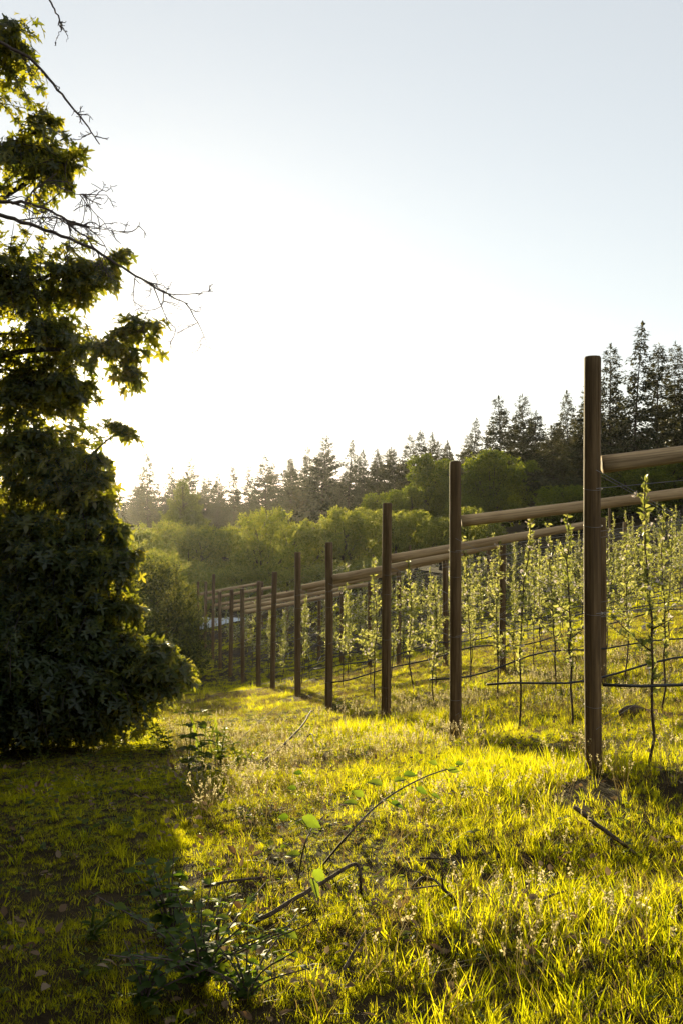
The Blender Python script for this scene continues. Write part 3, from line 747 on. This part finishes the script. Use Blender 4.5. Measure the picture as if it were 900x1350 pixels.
# ------------------------------------------------------------------ the big maple on the left
def maple():
    g = np.random.default_rng(77)
    bx, by = -6.6, 13.2; bz = Gz(bx, by); base = np.array([bx, by, bz])
    root = empty('maple_tree', (bx, by, bz))
    tag(root, 'huge dark leafy maple with the sun at its edge and dead bare branches', 'maple')
    tr = MB(); lf = MB()
    L = lambda px, py, d: at(px, py, d) - base
    # (photo x, photo y, distance, radius x, radius z, leaves)  each lobe is a leafy bough end
    lobes = [(-10, 45, 11.6, .55, .5, 900), (10, 75, 12.0, .38, .3, 500), (-60, 90, 12.4, .9, .9, 1500),
             (20, 195, 11.8, .60, .55, 1500), (78, 215, 11.6, .36, .28, 600), (60, 168, 12.0, .36, .26, 500), (-75, 200, 12.4, .7, .6, 1400),
             (10, 365, 12.0, .8, .5, 2300), (90, 350, 11.7, .42, .24, 800), (142, 340, 11.5, .24, .12, 240), (110, 380, 11.8, .36, .18, 560), (-60, 380, 12.6, 1.0, 1.0, 2200),
             (130, 458, 11.4, .4, .18, 640), (182, 440, 11.2, .28, .14, 360), (160, 480, 11.4, .26, .16, 320), (60, 440, 12.0, .6, .4, 1600),
             (40, 510, 12.2, .62, .8, 2800), (-60, 540, 12.8, 1.1, 1.2, 2600), (88, 500, 11.6, .30, .25, 600),
             (50, 610, 12.0, .78, .8, 3200), (88, 640, 11.6, .42, .45, 1300), (118, 600, 11.4, .16, .2, 260), (-60, 680, 12.6, 1.1, 1.2, 2600),
             (118, 668, 11.6, .28, .26, 500), (60, 720, 11.6, .85, .6, 3200), (112, 730, 11.2, .45, .32, 1300), (150, 745, 11.0, .24, .18, 350),
             (30, 800, 11.4, .9, .55, 3200), (105, 812, 11.2, .5, .36, 1600), (148, 856, 10.9, .42, .26, 1000), (200, 868, 10.8, .34, .2, 650), (225, 855, 10.7, .2, .1, 130), (165, 800, 11.0, .22, .12, 160), (158, 690, 11.2, .18, .1, 130), (134, 622, 11.3, .16, .1, 120),
             (90, 880, 11.0, .8, .36, 2600), (10, 890, 11.2, .8, .4, 2400), (150, 895, 10.8, .5, .22, 1100), (215, 890, 10.9, .22, .16, 260), (-90, 850, 12, 1.2, .9, 2400),
             (165, 562, 11.3, .12, .08, 40),
             (20, 925, 11.4, .8, .25, 1500), (110, 922, 11.2, .6, .2, 900), (-60, 930, 12, 1, .4, 1500), (60, 915, 12.6, 1, .4, 1800), (150, 905, 12.2, .7, .4, 1300)]
    P, D, N, S = [], [], [], []
    def cluster(c, rx, rz, n, ls=.125):
        nsub = max(3, n // 30); r3 = np.array([rx, rx, rz])
        for e in range(nsub):
            d = rdir(g, 1)[0]; d = norm(d * [1, 1, .7] + [.3, -.15, .05])
            s0 = c + rdir(g, 1)[0] * r3 * .55 * g.random(); Lb = g.uniform(.5, 1.1) * (abs(d) @ r3 / abs(d).sum()) + .08
            lift = g.uniform(-.1, .35); dr = g.uniform(.15, .6)
            m = 30; t = .12 + .88 * (np.arange(m) + g.random(m)) / m
            ctr = s0 + np.outer(t * Lb, d) + np.outer(Lb * (lift * t - dr * t * t), [0, 0, 1])
            sv = norm(np.cross(d, [0, 0, 1.0])); sg = np.where(np.arange(m) % 2, 1, -1)[:, None]
            tw = g.uniform(.02, .16, (m, 1)) * min(1, Lb / .5)
            P.append(ctr + sg * sv * tw + g.normal(size=(m, 3)) * .015)
            D.append(d * .6 + sg * sv * g.uniform(.3, 1, (m, 1)) + g.normal(size=(m, 3)) * .25 - np.outer(g.uniform(.2, 1.2, m), [0, 0, 1]))
            N.append(g.normal(size=(m, 3)) * .4 + [0, 0, .9] + d * .4); S.append(g.uniform(.42, 1.3, m) * ls)
            tube(tr, [s0, s0 + d * Lb * .5 + [0, 0, Lb * (lift * .5 - dr * .25)], s0 + d * Lb + [0, 0, Lb * (lift - dr)]], [.008, .006, .003], 4, False)
    # trunk and main limbs
    trunk = smooth_path([[0, 0, -.5], [.1, 0, 1.6], [-.1, .1, 3.6], [.1, 0, 6.0], [0, 0, 8.6], [.1, .1, 11]], 4)
    tube(tr, trunk, np.interp(np.linspace(0, 1, len(trunk)), [0, .1, .5, 1], [.42, .32, .2, .04]), 12)
    for (px, py, d, rx, rz, n) in lobes:
        c = L(px, py, d); cluster(c, rx, rz, int(n * (1.2 if py > 645 else .62 if py > 480 else .5)))
        if rx <= .3:
            far = [q for q in lobes if q[3] > .3]; q = min(far, key=lambda e: (e[0] - px) ** 2 + (e[1] - py) ** 2); c0 = L(*q[:3])
            tube(tr, smooth_path([c0, (c0 + c) / 2 + [0, 0, .06], c], 4), np.linspace(.02, .006, 9), 5, False)
        if rx > .3:
            zt = np.clip(c[2] * .75, .8, 9.5); p0 = np.array([np.interp(zt, trunk[:, 2], trunk[:, 0]), np.interp(zt, trunk[:, 2], trunk[:, 1]), zt])
            mid = p0 * .45 + c * .55 + np.array([0, 0, .35]) + g.normal(size=3) * .15
            pth = smooth_path([p0, mid, c], 5); tube(tr, pth, np.linspace(.075, .016, len(pth)), 6, False)
    # the rest of the crown, away from the camera's side; extra low clumps added to darken the path
    for i_ in range(58):
        a = g.uniform(0, 6.28); zc = g.uniform(.6, 10.5) if i_ < 34 else g.uniform(.4, 3.4); rr = 3.4 * math.sqrt(max(.1, 1 - ((zc - 4.6) / 6.8) ** 2)) * g.uniform(.35, .85)
        c = np.array([rr * math.cos(a) - .5, rr * math.sin(a) + .6, zc])
        wpx = 450 + F * (c[0] + bx + .9) / (c[1] + by)
        if wpx > (75 if zc < 3.4 else 10 if zc < 4.2 else -60): continue
        cluster(c, 1.05, .95, 1500, .17)
    leaves(lf, MAPLE, np.vstack(P), np.vstack(D), np.vstack(N), np.concatenate(S))
    tr.build('trunk', M['bark'], root, True)
    lf.build('foliage', M['maple'], root)
    # dead branches
    def dead(pts, r0, r1, twigs, d, seed, spread=.5):
        gg = np.random.default_rng(seed); mb = MB()
        Q = smooth_path([L(px, py, d - .7 + dd) for px, py, dd in pts], 6)
        Q = Q + gg.normal(size=Q.shape) * .006
        tube(mb, Q, np.linspace(r0, r1, len(Q)), 6)
        def twig(p, dr, ln, r, lev):
            m = 6; pt = [p]; dr = dr / np.linalg.norm(dr)
            for e in range(m):
                dr = norm(dr + gg.normal(size=3) * .22); pt.append(pt[-1] + dr * ln / m)
                if lev and gg.random() < .55: twig(pt[-1], dr + gg.normal(size=3) * .8, ln * gg.uniform(.3, .55), r * .6, lev - 1)
            tube(mb, pt, np.linspace(r, .0032, m + 1), 4, False)
        for e in range(twigs):
            i_ = gg.integers(len(Q) // 4, len(Q) - 1); t = Q[i_ + 1] - Q[i_] if i_ + 1 < len(Q) else Q[i_] - Q[i_ - 1]
            twig(Q[i_], norm(t) * .8 + gg.normal(size=3) * [.6, .5, .7], gg.uniform(.4, 1) * spread, .008, 2 if spread > .4 else 1)
        return mb.build('dead_branch', M['twig'], root, True)
    dead([(-60, 20, .3), (0, 55, 0), (45, 82, 0), (82, 125, 0), (110, 158, 0), (131, 190, 0)], .024, .006, 9, 11.5, 1, .22)
    dead([(-60, 270, .3), (0, 284, 0), (60, 303, 0), (125, 330, 0), (180, 364, 0), (222, 388, 0), (247, 401, 0)], .028, .005, 7, 11.3, 2, .6)
    dead([(222, 388, 0), (258, 387, 0), (284, 384, 0)], .006, .003, 2, 11.3, 3, .12)
    dead([(-60, 258, .3), (0, 266, 0), (33, 267, 0), (75, 282, 0), (108, 308, 0), (140, 325, 0)], .026, .006, 12, 11.4, 4, .6)
    dead([(33, 267, 0), (48, 248, 0), (76, 229, 0)], .012, .006, 2, 11.4, 5, .25)
    dead([(66, 240, 0), (100, 255, 0), (138, 262, 0)], .007, .003, 6, 11.4, 6, .45)
    dead([(20, 290, 0), (70, 287, 0), (105, 296, 0), (170, 308, 0)], .008, .003, 7, 11.35, 7, .45)
    dead([(52, -30, 0), (66, 0, 0), (78, 25, 0), (82, 37, 0)], .013, .006, 3, 11.5, 8, .15)
    dead([(82, 37, 0), (76, 50, 0), (73, 58, 0)], .005, .002, 1, 11.5, 9, .08)
    dead([(82, 37, 0), (90, 46, 0), (88, 56, 0)], .005, .002, 1, 11.5, 10, .08)
    return root
big = maple()
# unseen maples added beside and behind the camera and past the big maple for shade
def plain_maple():
    g = np.random.default_rng(78); tr = MB(); lf = MB(); P, D, N, S = [], [], [], []
    tube(tr, [[0, 0, -.5], [.1, 0, 3], [0, .1, 7], [0, 0, 11]], [.4, .28, .16, .04], 10)
    for i_ in range(46):
        a = g.uniform(0, 6.28); zc = g.uniform(1.2, 11); rr = 3.3 * math.sqrt(max(.1, 1 - ((zc - 5) / 7.4) ** 2)) * g.uniform(.4, .9)
        c = np.array([rr * math.cos(a), rr * math.sin(a), zc]); tube(tr, [[0, 0, zc * .75], c * .6 + [0, 0, .3], c], [.07, .04, .015], 5, False)
        n = 800; q = c + rdir(g, n) * 1.15 * g.random((n, 1)) ** .4
        P.append(q); D.append(rdir(g, n) - [0, 0, .4]); N.append(g.normal(size=(n, 3)) * .5 + [0, 0, .9]); S.append(g.uniform(.15, .28, n))
    leaves(lf, MAPLE, np.vstack(P), np.vstack(D), np.vstack(N), np.concatenate(S))
    return tr.mesh('trunk', M['bark'], True), lf.mesh('crown', M['maple'])
PM = plain_maple()
for (x_, y_, s_) in [(-6.6, 2.4, 1.35), (-9.8, 7.2, 1.15), (-8.0, -1.5, 1.3), (-4.6, -5.2, 1.3), (-13.5, 11, 1.1), (-11.0, 19.5, .85), (-11.6, 26, .75)]:
    plant_tree('maple_tree', PM, (x_, y_, Gz(x_, y_)), (s_, s_, s_), random.random() * 6, 'unseen maple added to shade the path and the near corner', 'maple', 'unseen maples added for their shade')
# ------------------------------------------------------------------ grass (stuff, scattered by geometry nodes)
hidden = bpy.data.collections.new('grass_sources')           # source tufts, never linked to the scene
def tuft(name, mat, n, hmin, hmax, wid, spread, lean, curve, seed, seg=3):
    g = np.random.default_rng(seed); mb = MB()
    for b in range(n):
        a = g.random() * 6.28; rr = spread * math.sqrt(g.random()); p = np.array([rr * math.cos(a), rr * math.sin(a), -.01])
        h = g.uniform(hmin, hmax); az = g.random() * 6.28; le = abs(g.normal()) * lean; cu = g.uniform(.2, 1) * curve
        dirv = np.array([math.cos(az), math.sin(az), 0]); sv = np.array([-math.sin(az + g.normal() * .6), math.cos(az + g.normal() * .6), 0])
        t = np.linspace(0, 1, seg + 1); w_ = wid * g.uniform(.6, 1.3)
        ctr = p + np.outer(h * t * (1 - .25 * cu * t), [0, 0, 1]) + np.outer(h * (le * t + cu * t * t), dirv)
        wd = w_ * .5 * np.array([1, .95, .65] + [0])[:seg + 1] if seg == 3 else w_ * .5 * np.linspace(1, 0, seg + 1)
        V = np.vstack([ctr[:-1] + np.outer(wd[:-1], sv), ctr[:-1] - np.outer(wd[:-1], sv), ctr[-1:]])
        q = np.arange(seg - 1)[:, None]
        mb.add(V, np.hstack([q, q + 1, seg + q + 1, seg + q]), [[seg - 1, 2 * seg, 2 * seg - 1]])
    o = bpy.data.objects.new(name, mb.mesh(name, mat)); hidden.objects.link(o); return o
def flat_leaf(name, mat, tpl, n, s0, s1, spread, rise, seed):
    g = np.random.default_rng(seed); mb = MB(); a = g.random(n) * 6.28; rr = spread * g.random(n)
    P = np.column_stack([rr * np.cos(a), rr * np.sin(a), rise * g.random(n)])
    D = np.column_stack([np.cos(a), np.sin(a), g.uniform(-.1, .7, n)]); N = g.normal(size=(n, 3)) * .35 + [0, 0, 1]
    leaves(mb, tpl, P, D, N, g.uniform(s0, s1, n))
    o = bpy.data.objects.new(name, mb.mesh(name, mat)); hidden.objects.link(o); return o

def scatter(name, label, srcs, pts, idx, scl, lean=.12):
    g = np.random.default_rng(len(pts)); n = len(pts)
    me = bpy.data.meshes.new(name); me.vertices.add(n); me.vertices.foreach_set('co', np.asarray(pts, np.float32).ravel())
    rot = np.column_stack([g.normal(size=n) * lean, g.normal(size=n) * lean, g.random(n) * 6.28]).astype(np.float32)
    a = me.attributes.new('turn', 'FLOAT_VECTOR', 'POINT'); a.data.foreach_set('vector', rot.ravel())
    a = me.attributes.new('pick', 'INT', 'POINT'); a.data.foreach_set('value', np.asarray(idx, np.int32))
    a = me.attributes.new('size', 'FLOAT', 'POINT'); a.data.foreach_set('value', np.asarray(scl, np.float32))
    o = bpy.data.objects.new(name, me); C.objects.link(o); tag(o, label, None, None, 'stuff')
    ng = bpy.data.node_groups.new(name + '_scatter', 'GeometryNodeTree')
    ng.interface.new_socket('Geometry', in_out='INPUT', socket_type='NodeSocketGeometry')
    ng.interface.new_socket('Geometry', in_out='OUTPUT', socket_type='NodeSocketGeometry')
    N, Lk = ng.nodes, ng.links
    gi = N.new('NodeGroupInput'); go = N.new('NodeGroupOutput')
    ins = N.new('GeometryNodeInstanceOnPoints'); g2i = N.new('GeometryNodeGeometryToInstance')
    for s in reversed(srcs):
        oi = N.new('GeometryNodeObjectInfo'); oi.inputs['Object'].default_value = s; Lk.new(oi.outputs['Geometry'], g2i.inputs[0])
    def attr(nm, ty):
        q = N.new('GeometryNodeInputNamedAttribute'); q.data_type = ty; q.inputs['Name'].default_value = nm
        return q.outputs['Attribute']
    Lk.new(gi.outputs[0], ins.inputs['Points']); Lk.new(g2i.outputs[0], ins.inputs['Instance'])
    ins.inputs['Pick Instance'].default_value = True
    Lk.new(attr('pick', 'INT'), ins.inputs['Instance Index']); Lk.new(attr('turn', 'FLOAT_VECTOR'), ins.inputs['Rotation'])
    Lk.new(attr('size', 'FLOAT'), ins.inputs['Scale']); Lk.new(ins.outputs[0], go.inputs[0])
    md = o.modifiers.new('scatter', 'NODES'); md.node_group = ng
    return o

def spread_pts(g, n, y0, y1, side=1.5):
    """points over the wedge the photo looks at, plus a margin, even in area"""
    u = g.random(n); y = np.sqrt(y0 ** 2 + u * (y1 ** 2 - y0 ** 2)); hw = .343 * y + side
    return (g.random(n) * 2 - 1) * hw, y
def shortness(x, y):
    """0 where the mown path runs, 1 in the long orchard grass"""
    t = x - xline(y); return np.clip((t + 2.1 + 1.2 * vnoise(x * .8, y * .8)) / 1.3, 0, 1) * np.clip((11 - y) / 4 + (t > -.8), 0, 1)

GT = [tuft('grass_tuft', M['grass'], 16, .10, .24, .0085, .06, .22, .35, 1), tuft('grass_tuft', M['grass'], 14, .12, .30, .0095, .07, .3, .5, 2),
      tuft('grass_tuft', M['grass'], 22, .05, .14, .006, .07, .35, .4, 3), tuft('grass_tuft', M['grass'], 12, .16, .36, .008, .05, .2, .45, 4),
      tuft('grass_tuft', M['grass'], 26, .03, .09, .005, .08, .5, .5, 5), tuft('grass_tuft', M['grass'], 9, .14, .26, .016, .06, .3, .6, 6)]
ST = [tuft('straw_tuft', M['straw'], 12, .06, .2, .0045, .08, .9, .9, 11), tuft('straw_tuft', M['straw'], 8, .10, .22, .003, .06, 1.1, .8, 12),
      tuft('straw_tuft', M['straw'], 16, .05, .16, .005, .12, 1.6, .5, 13)]
CV = [flat_leaf('low_leaves', M['weed'], OVATE6, 14, .016, .04, .08, .05, 21), flat_leaf('low_leaves', M['weed'], SERRATE, 9, .025, .055, .07, .07, 22),
      flat_leaf('low_leaves', M['weed'], OVATE6, 20, .012, .03, .10, .07, 23)]
DL = [flat_leaf('litter', M['dryleaf'], OVATE6, 3, .03, .07, .12, .05, 31), flat_leaf('litter', M['dryleaf'], SERRATE, 4, .03, .06, .14, .04, 32)]

def seed_heads(seed):
    g = np.random.default_rng(seed); mb = MB(); P, D, N = [], [], []
    for b in range(6):
        a = g.random() * 6.28; h = g.uniform(.13, .27); le = g.uniform(.05, .5) * h; r0 = g.random() * .07
        p0 = np.array([r0 * math.cos(a), r0 * math.sin(a), 0]); p1 = p0 + [le * .4 * math.cos(a), le * .4 * math.sin(a), h * .6]; p2 = p0 + [le * math.cos(a), le * math.sin(a), h]
        tube(mb, [p0, p1, p2], .0011, 3, False)
        for e in range(16):
            t = g.random(); P.append(p2 + (p2 - p1) * (t - .6) * .55 + g.normal(size=3) * .004); D.append((p2 - p1) / h + rdir(g, 1)[0] * .7); N.append(g.normal(size=3))
    leaves(mb, DIAMOND, P, D, N, g.uniform(.008, .016, len(P)))
    o = bpy.data.objects.new('seed_heads', mb.mesh('seed_heads', M['seed'])); hidden.objects.link(o); return o
SH = [seed_heads(41), seed_heads(42)]
def lay(n, y0, y1, g, thin_soil=.9, side=1.5):
    x, y = spread_pts(g, n, y0, y1, side)
    keep = (g.random(n) > soil(x, y) * thin_soil) & (g.random(n) < np.clip(1 + .5 * (x - xline(y) + 2.9 + 1.4 * vnoise(x * 1.3, y * 1.3)), np.where(y < 4.5, .7, .4), 1))
    clump = vnoise(x * 1.4, y * 1.4) + .6 * vnoise(x * 4 + 7, y * 4) + .5
    keep &= g.random(n) < np.clip(.5 + clump * .8 + .35 * (y < 4.5), .3, 1)
    return x[keep], y[keep]
g = np.random.default_rng(90)
PX, PI, PS = [], [], []
for (n, y0, y1, s) in ((34000, 1.4, 9, .62), (44000, 9, 20, .8), (30000, 20, 46, 1.3)):
    x, y = lay(n, y0, y1, g)
    sh = shortness(x, y)
    lush = vnoise(x * .9 + 40, y * .9) * .5 + .5
    r_ = g.random(len(x)); idx = np.where(r_ < .26, 0, np.where(r_ < .40, 1, np.where(r_ < .80, 2, np.where(r_ < .87, 3, np.where(r_ < .92, 5, 4)))))
    idx = np.where(g.random(len(x)) > sh * .9 + .05, 4, idx)
    sc_ = s * g.uniform(.5, 1.15, len(x)) * np.maximum(.22 + 1.15 * lush ** 1.4, np.where(y < 4.5, .8, 0))
    PX.append(np.column_stack([x, y, G(x, y)])); PI.append(idx); PS.append(sc_)
scatter('grass', 'long sunlit grass and mown shaded grass over the slope', GT, np.vstack(PX), np.concatenate(PI), np.concatenate(PS))
x, y = lay(17000, 1.4, 22, g, .4); sc_ = g.uniform(.4, .95, len(x)) * np.where(x - xline(y) < -2.6, .6, 1) * np.where(y > 9, 1.0, 1)
scatter('dry_straw', 'dry bent straw mixed through the grass', ST, np.column_stack([x, y, G(x, y)]), g.integers(0, 3, len(x)), sc_)
x, y = lay(2800, 3.5, 15, g, .5); k_ = (vnoise(x * 1.1 + 90, y * 1.1) > .04) & (x - xline(y) > -2.6); x, y = x[k_], y[k_]
scatter('seeding_grass', 'pale fluffy grass seed heads over the sunlit slope', SH, np.column_stack([x, y, G(x, y)]), g.integers(0, 2, len(x)), g.uniform(.6, 1.1, len(x)))
x, y = lay(4200, 1.4, 16, g, .6); sc_ = g.uniform(.5, 1.1, len(x))
scatter('ground_cover', 'low broad weeds and clover between the grass blades', CV, np.column_stack([x, y, G(x, y)]), g.integers(0, 3, len(x)), sc_)
x, y = lay(900, 1.4, 9, g, 0); sc_ = g.uniform(.6, 1.2, len(x))
scatter('leaf_litter', 'scattered dry leaves lying in the grass', DL, np.column_stack([x, y, G(x, y) + .01]), g.integers(0, 2, len(x)), sc_, .3)

# ------------------------------------------------------------------ weeds, brambles, sticks
def stem_plant(px, py, h, nst, ls, tpl, mat, label, name='weed_plant', cat='weed', seed=1, spread=.25, gap=.07, droop=.2, grp=None):
    g = np.random.default_rng(seed); p = gp(px, py)
    root = empty(name, (p[0], p[1], Gz(p[0], p[1]) - .01)); tag(root, label, cat, grp)
    st = MB(); lf = MB(); P, D, N, S = [], [], [], []
    for s_ in range(nst):
        a = g.random() * 6.28; L = h * g.uniform(.6, 1.05); sp = spread * g.random()
        q = smooth_path([[0, 0, 0], [math.cos(a) * sp * .3, math.sin(a) * sp * .3, L * .5], [math.cos(a) * sp, math.sin(a) * sp, L]], 5)
        tube(st, q, np.linspace(.005, .002, len(q)), 5)
        for t in np.arange(.18, 1.0, gap / L):
            c = np.array([np.interp(t, np.linspace(0, 1, len(q)), q[:, e]) for e in range(3)])
            az = g.random() * 6.28
            for e in range(2):
                P.append(c); D.append([math.cos(az + e * 3.14), math.sin(az + e * 3.14), .45 - droop * g.random() * 2]); N.append([g.normal() * .3, g.normal() * .3, 1]); S.append(ls * g.uniform(.6, 1.15) * (1.15 - .5 * t))
    leaves(lf, tpl, P, D, N, np.array(S)); st.build('stem', M['twig'] if mat == 'bramble' else M['weed'], root); lf.build('foliage', M[mat], root)
    return root
GW = 'tall weeds at the edge of the shade'
stem_plant(250, 1018, .80, 4, .13, SERRATE, 'weed', 'tallest dark stemmed weed with toothed leaves at the shade edge', seed=3, spread=.18, gap=.11, grp=GW)
stem_plant(268, 1024, .55, 3, .11, SERRATE, 'weed', 'thin upright weed right beside the tallest dark stemmed one', seed=4, spread=.12, gap=.1, grp=GW)
stem_plant(292, 1008, .40, 6, .09, OVATE6, 'weed', 'bushy low weed spreading right of the thin upright one', seed=5, spread=.35, gap=.06, grp=GW)
stem_plant(318, 1014, .33, 6, .07, OVATE6, 'weed', 'low leafy weed at the sunny end of the weed clump', seed=6, spread=.4, gap=.05, grp=GW)
stem_plant(222, 994, .32, 5, .10, OVATE6, 'weed', 'broad leaved weed at the shaded end of the weed clump', seed=7, spread=.3, gap=.06, grp=GW)
# tall reed blades in the clump
p = gp(280, 998); mb = MB(); g = np.random.default_rng(8)
for b in range(9):
    a = g.uniform(-.9, .9); L = g.uniform(.35, .72); t = np.linspace(0, 1, 7); le = g.uniform(.15, .5)
    ctr = np.column_stack([np.sin(a) * L * (le * t + .5 * t ** 3), g.normal() * .06 * t, L * (t - .25 * t ** 3)]) + [g.normal() * .06, g.normal() * .05, 0]
    wd = .011 * np.array([.8, 1, 1, .9, .75, .45, .02]); sv = np.array([math.cos(.6 * b), math.sin(.6 * b), 0])
    V = np.vstack([ctr + np.outer(wd, sv), ctr - np.outer(wd, sv)]); q = np.arange(6)[:, None]
    mb.add(V, np.hstack([q, q + 1, q + 8, q + 7]))
o = mb.build('reed_tuft', M['weed'], None, False, (p[0], p[1], Gz(p[0], p[1]) - .01)); tag(o, 'tuft of long arching reed blades rising from the weed clump', 'reed', GW)

def bramble(pts, leafpts, label, seed, ls=.12, base=None, cane_r=.006):
    """an arching cane through photo points at given distances, with toothed leaves hung from it"""
    g = np.random.default_rng(seed); P0 = gp(*pts[0][:2]); Q = []
    for (px, py, d) in pts: Q.append(at(px, py, d if d else P0[1]) if d else P0)
    Q = np.array(Q) - P0
    root = empty('bramble', tuple(P0)); tag(root, label, 'bramble', 'bramble canes in the foreground grass')
    mb = MB(); pth = smooth_path(Q, 6); tube(mb, pth, np.linspace(cane_r, .0025, len(pth)), 6); mb.build('cane', M['twig'], root, True)
    lf = MB(); st = MB(); P, D, N, S = [], [], [], []
    for (px, py, d, az, tilt, s) in leafpts:
        q = at(px, py, d) - P0; i_ = np.argmin(np.linalg.norm(pth - q, axis=1))
        tube(st, [pth[i_], (pth[i_] + q) / 2 + [0, 0, .01], q], .0018, 4, False)
        P.append(q); D.append([math.cos(az), .3 * math.sin(az * 3), tilt]); N.append([.2 * g.normal(), -.5 + .3 * g.normal(), .8]); S.append(ls * s)
    leaves(lf, SERRATE, P, D, N, np.array(S) * .58); lf.build('foliage', M['bramble'], root); st.build('leaf_stalk', M['weed'], root)
bramble([(424, 1142, 0), (455, 1105, 4.35), (492, 1066, 4.5), (525, 1042, 4.65), (565, 1022, 4.8), (604, 1010, 4.9)],
        [(470, 1060, 4.4, 3.0, .25, 1.0), (478, 1050, 4.45, 2.4, .5, .8), (503, 1035, 4.5, 2.8, .35, 1.1), (520, 1030, 4.6, .4, .3, .9), (532, 1022, 4.65, .2, .15, 1.0),
         (515, 1058, 4.5, -.2, -.2, .9), (548, 1040, 4.7, 0, -.25, .9), (568, 1048, 4.7, .1, -.25, .8), (590, 1016, 4.85, .1, .1, .9), (600, 1008, 4.9, .4, .25, .7), (575, 1008, 4.85, 2.6, .4, .7)],
        'longest bramble cane with backlit leaves rising through the sunlit grass', 1, .115)
bramble([(392, 1165, 0), (400, 1120, 4.0), (412, 1092, 4.1), (428, 1075, 4.2)],
        [(398, 1080, 4.05, .0, -.25, 1.25), (412, 1150, 3.9, .5, -.5, 1.0), (408, 1160, 3.85, 1.2, -.45, 1.2), (395, 1128, 4.0, 2.6, .1, 1.0), (390, 1040, 4.3, 2.7, .2, .6), (398, 1020, 4.3, 2.9, .2, .6), (380, 1078, 4.1, 2.9, .1, .7)],
        'short bramble shoot with one bright glowing leaf beside the broken stick', 2, .12, None, .004)
stem_plant(225, 1245, .40, 7, .09, SERRATE, 'bramble', 'shaded bramble clump with large pale topped leaves in the dark corner', 'bramble', 'bramble', 9, .3, .055, grp='bramble canes in the foreground grass')
stem_plant(265, 1300, .36, 16, .065, SERRATE, 'bramble', 'dense low bramble with small lit leaves below the larger one', 'bramble', 'bramble', 10, .4, .04, grp='bramble canes in the foreground grass')
stem_plant(285, 1255, .26, 5, .055, OVATE6, 'bramble', 'small leafy shoot between the bramble clump and the broken stick', 'weed_plant', 'weed', 11, .2, .05)

GB = 'bramble canes in the foreground grass'
stem_plant(325, 1318, .24, 12, .05, SERRATE, 'bramble', 'low dark bramble at the foot of the picture, under the broken stick', 'bramble', 'bramble', 12, .35, .045, grp=GB)
stem_plant(190, 1325, .26, 9, .06, SERRATE, 'bramble', 'low bramble in the deepest shade in front of the pale topped clump', 'bramble', 'bramble', 13, .35, .05, grp=GB)
stem_plant(120, 1240, .2, 6, .06, OVATE6, 'weed', 'small broad leaved weed alone on the shaded mown path', seed=14, spread=.25, gap=.05)
def stick(pts, r, label, seed, twigs=0, name='stick'):
    """dead stick through photo points; each point is (x, y, height above the ground there)"""
    g = np.random.default_rng(seed); Q = []
    for px, py, hh in pts:
        q = gp(px, py); d = q[1]
        if hh:
            # walk nearer until the point on this sight line stands hh above the ground
            for dd in np.linspace(d, d * .5, 200):
                q = at(px, py, dd)
                if q[2] - Gz(q[0], q[1]) >= hh: break
        Q.append(q + [0, 0, r * .6])
    Q = np.array(Q); P0 = Q[0].copy(); Q = Q - P0
    mb = MB(); pth = smooth_path(Q, 5); pth = pth + g.normal(size=pth.shape) * r * .12
    tube(mb, pth, np.linspace(r, r * .6, len(pth)), 8)
    for e in range(twigs):
        i_ = g.integers(2, len(pth) - 1); d = norm(pth[i_] - pth[i_ - 1] + g.normal(size=3) * .06 + [0, 0, .03])
        tube(mb, [pth[i_], pth[i_] + d * .12, pth[i_] + d * .25 + g.normal(size=3) * .03], [r * .5, r * .35, r * .15], 5)
    o = mb.build(name, M['dead_wood'], None, True, tuple(P0)); tag(o, label, 'stick', 'dead sticks lying in the grass'); return o
stick([(318, 1226, .0), (360, 1205, .05), (400, 1180, .09), (440, 1156, .13), (466, 1141, .15), (474, 1150, .13), (475, 1180, 0)], .011, 'long broken stick bent sharply at its raised end in the foreground', 1)
stick([(345, 1008, .02), (375, 982, .1), (398, 958, .16), (410, 938, .22)], .014, 'dark leaning stick pointing up in the bright grass', 2, 2)
stick([(306, 985, .02), (335, 958, .1), (366, 932, .18)], .006, 'thin pale twig leaning left of the dark leaning stick', 3, 1)
stick([(395, 985, .03), (410, 968, .13), (416, 985, .06), (420, 995, .0)], .009, 'small forked twig just right of the dark leaning stick', 4)
stick([(757, 1066, .10), (785, 1088, .08), (812, 1108, .05), (838, 1128, .02)], .014, 'dark charred stick slanting down below the tallest post', 5)
stick([(543, 1174, .02), (556, 1160, .06), (572, 1163, .065), (590, 1180, .04), (607, 1193, .0)], .010, 'crooked arched root like stick in the dark hollow', 6, 4)
stick([(270, 1170, .02), (310, 1162, .05), (352, 1157, .03)], .008, 'thin shaded stick lying left of the bright glowing leaf', 7)
stick([(553, 1132, .04), (590, 1134, .05), (625, 1140, .02)], .006, 'short straight twig above the crooked arched stick', 8)
stick([(450, 1285, .0), (470, 1250, .06), (482, 1228, .1)], .007, 'short reddish stick poking up in the foreground shade', 9)
stick([(700, 1195, .02), (730, 1180, .05), (765, 1172, .02)], .006, 'small pale twig in the sunlit foreground grass', 10)
# weathered log chunk and clods in the bare soil behind the nearest post
q = gp(815, 948); mb = MB(); gg = np.random.default_rng(5)
t = np.linspace(0, 1, 14); P = np.column_stack([t * .55, -.1 * t, .05 + .03 * np.sin(t * 5)])
tube(mb, P, .055 * (1 + .25 * np.sin(t * 9) + .1 * gg.normal(size=14)) * np.interp(t, [0, .1, .8, 1], [.6, 1, .9, .35]), 9)
o = mb.build('weathered_log', M['dead_wood'], None, True, tuple(q + np.array([0, 0, 0]))); tag(o, 'weathered grey brown log chunk on bare soil behind the tallest post', 'log')
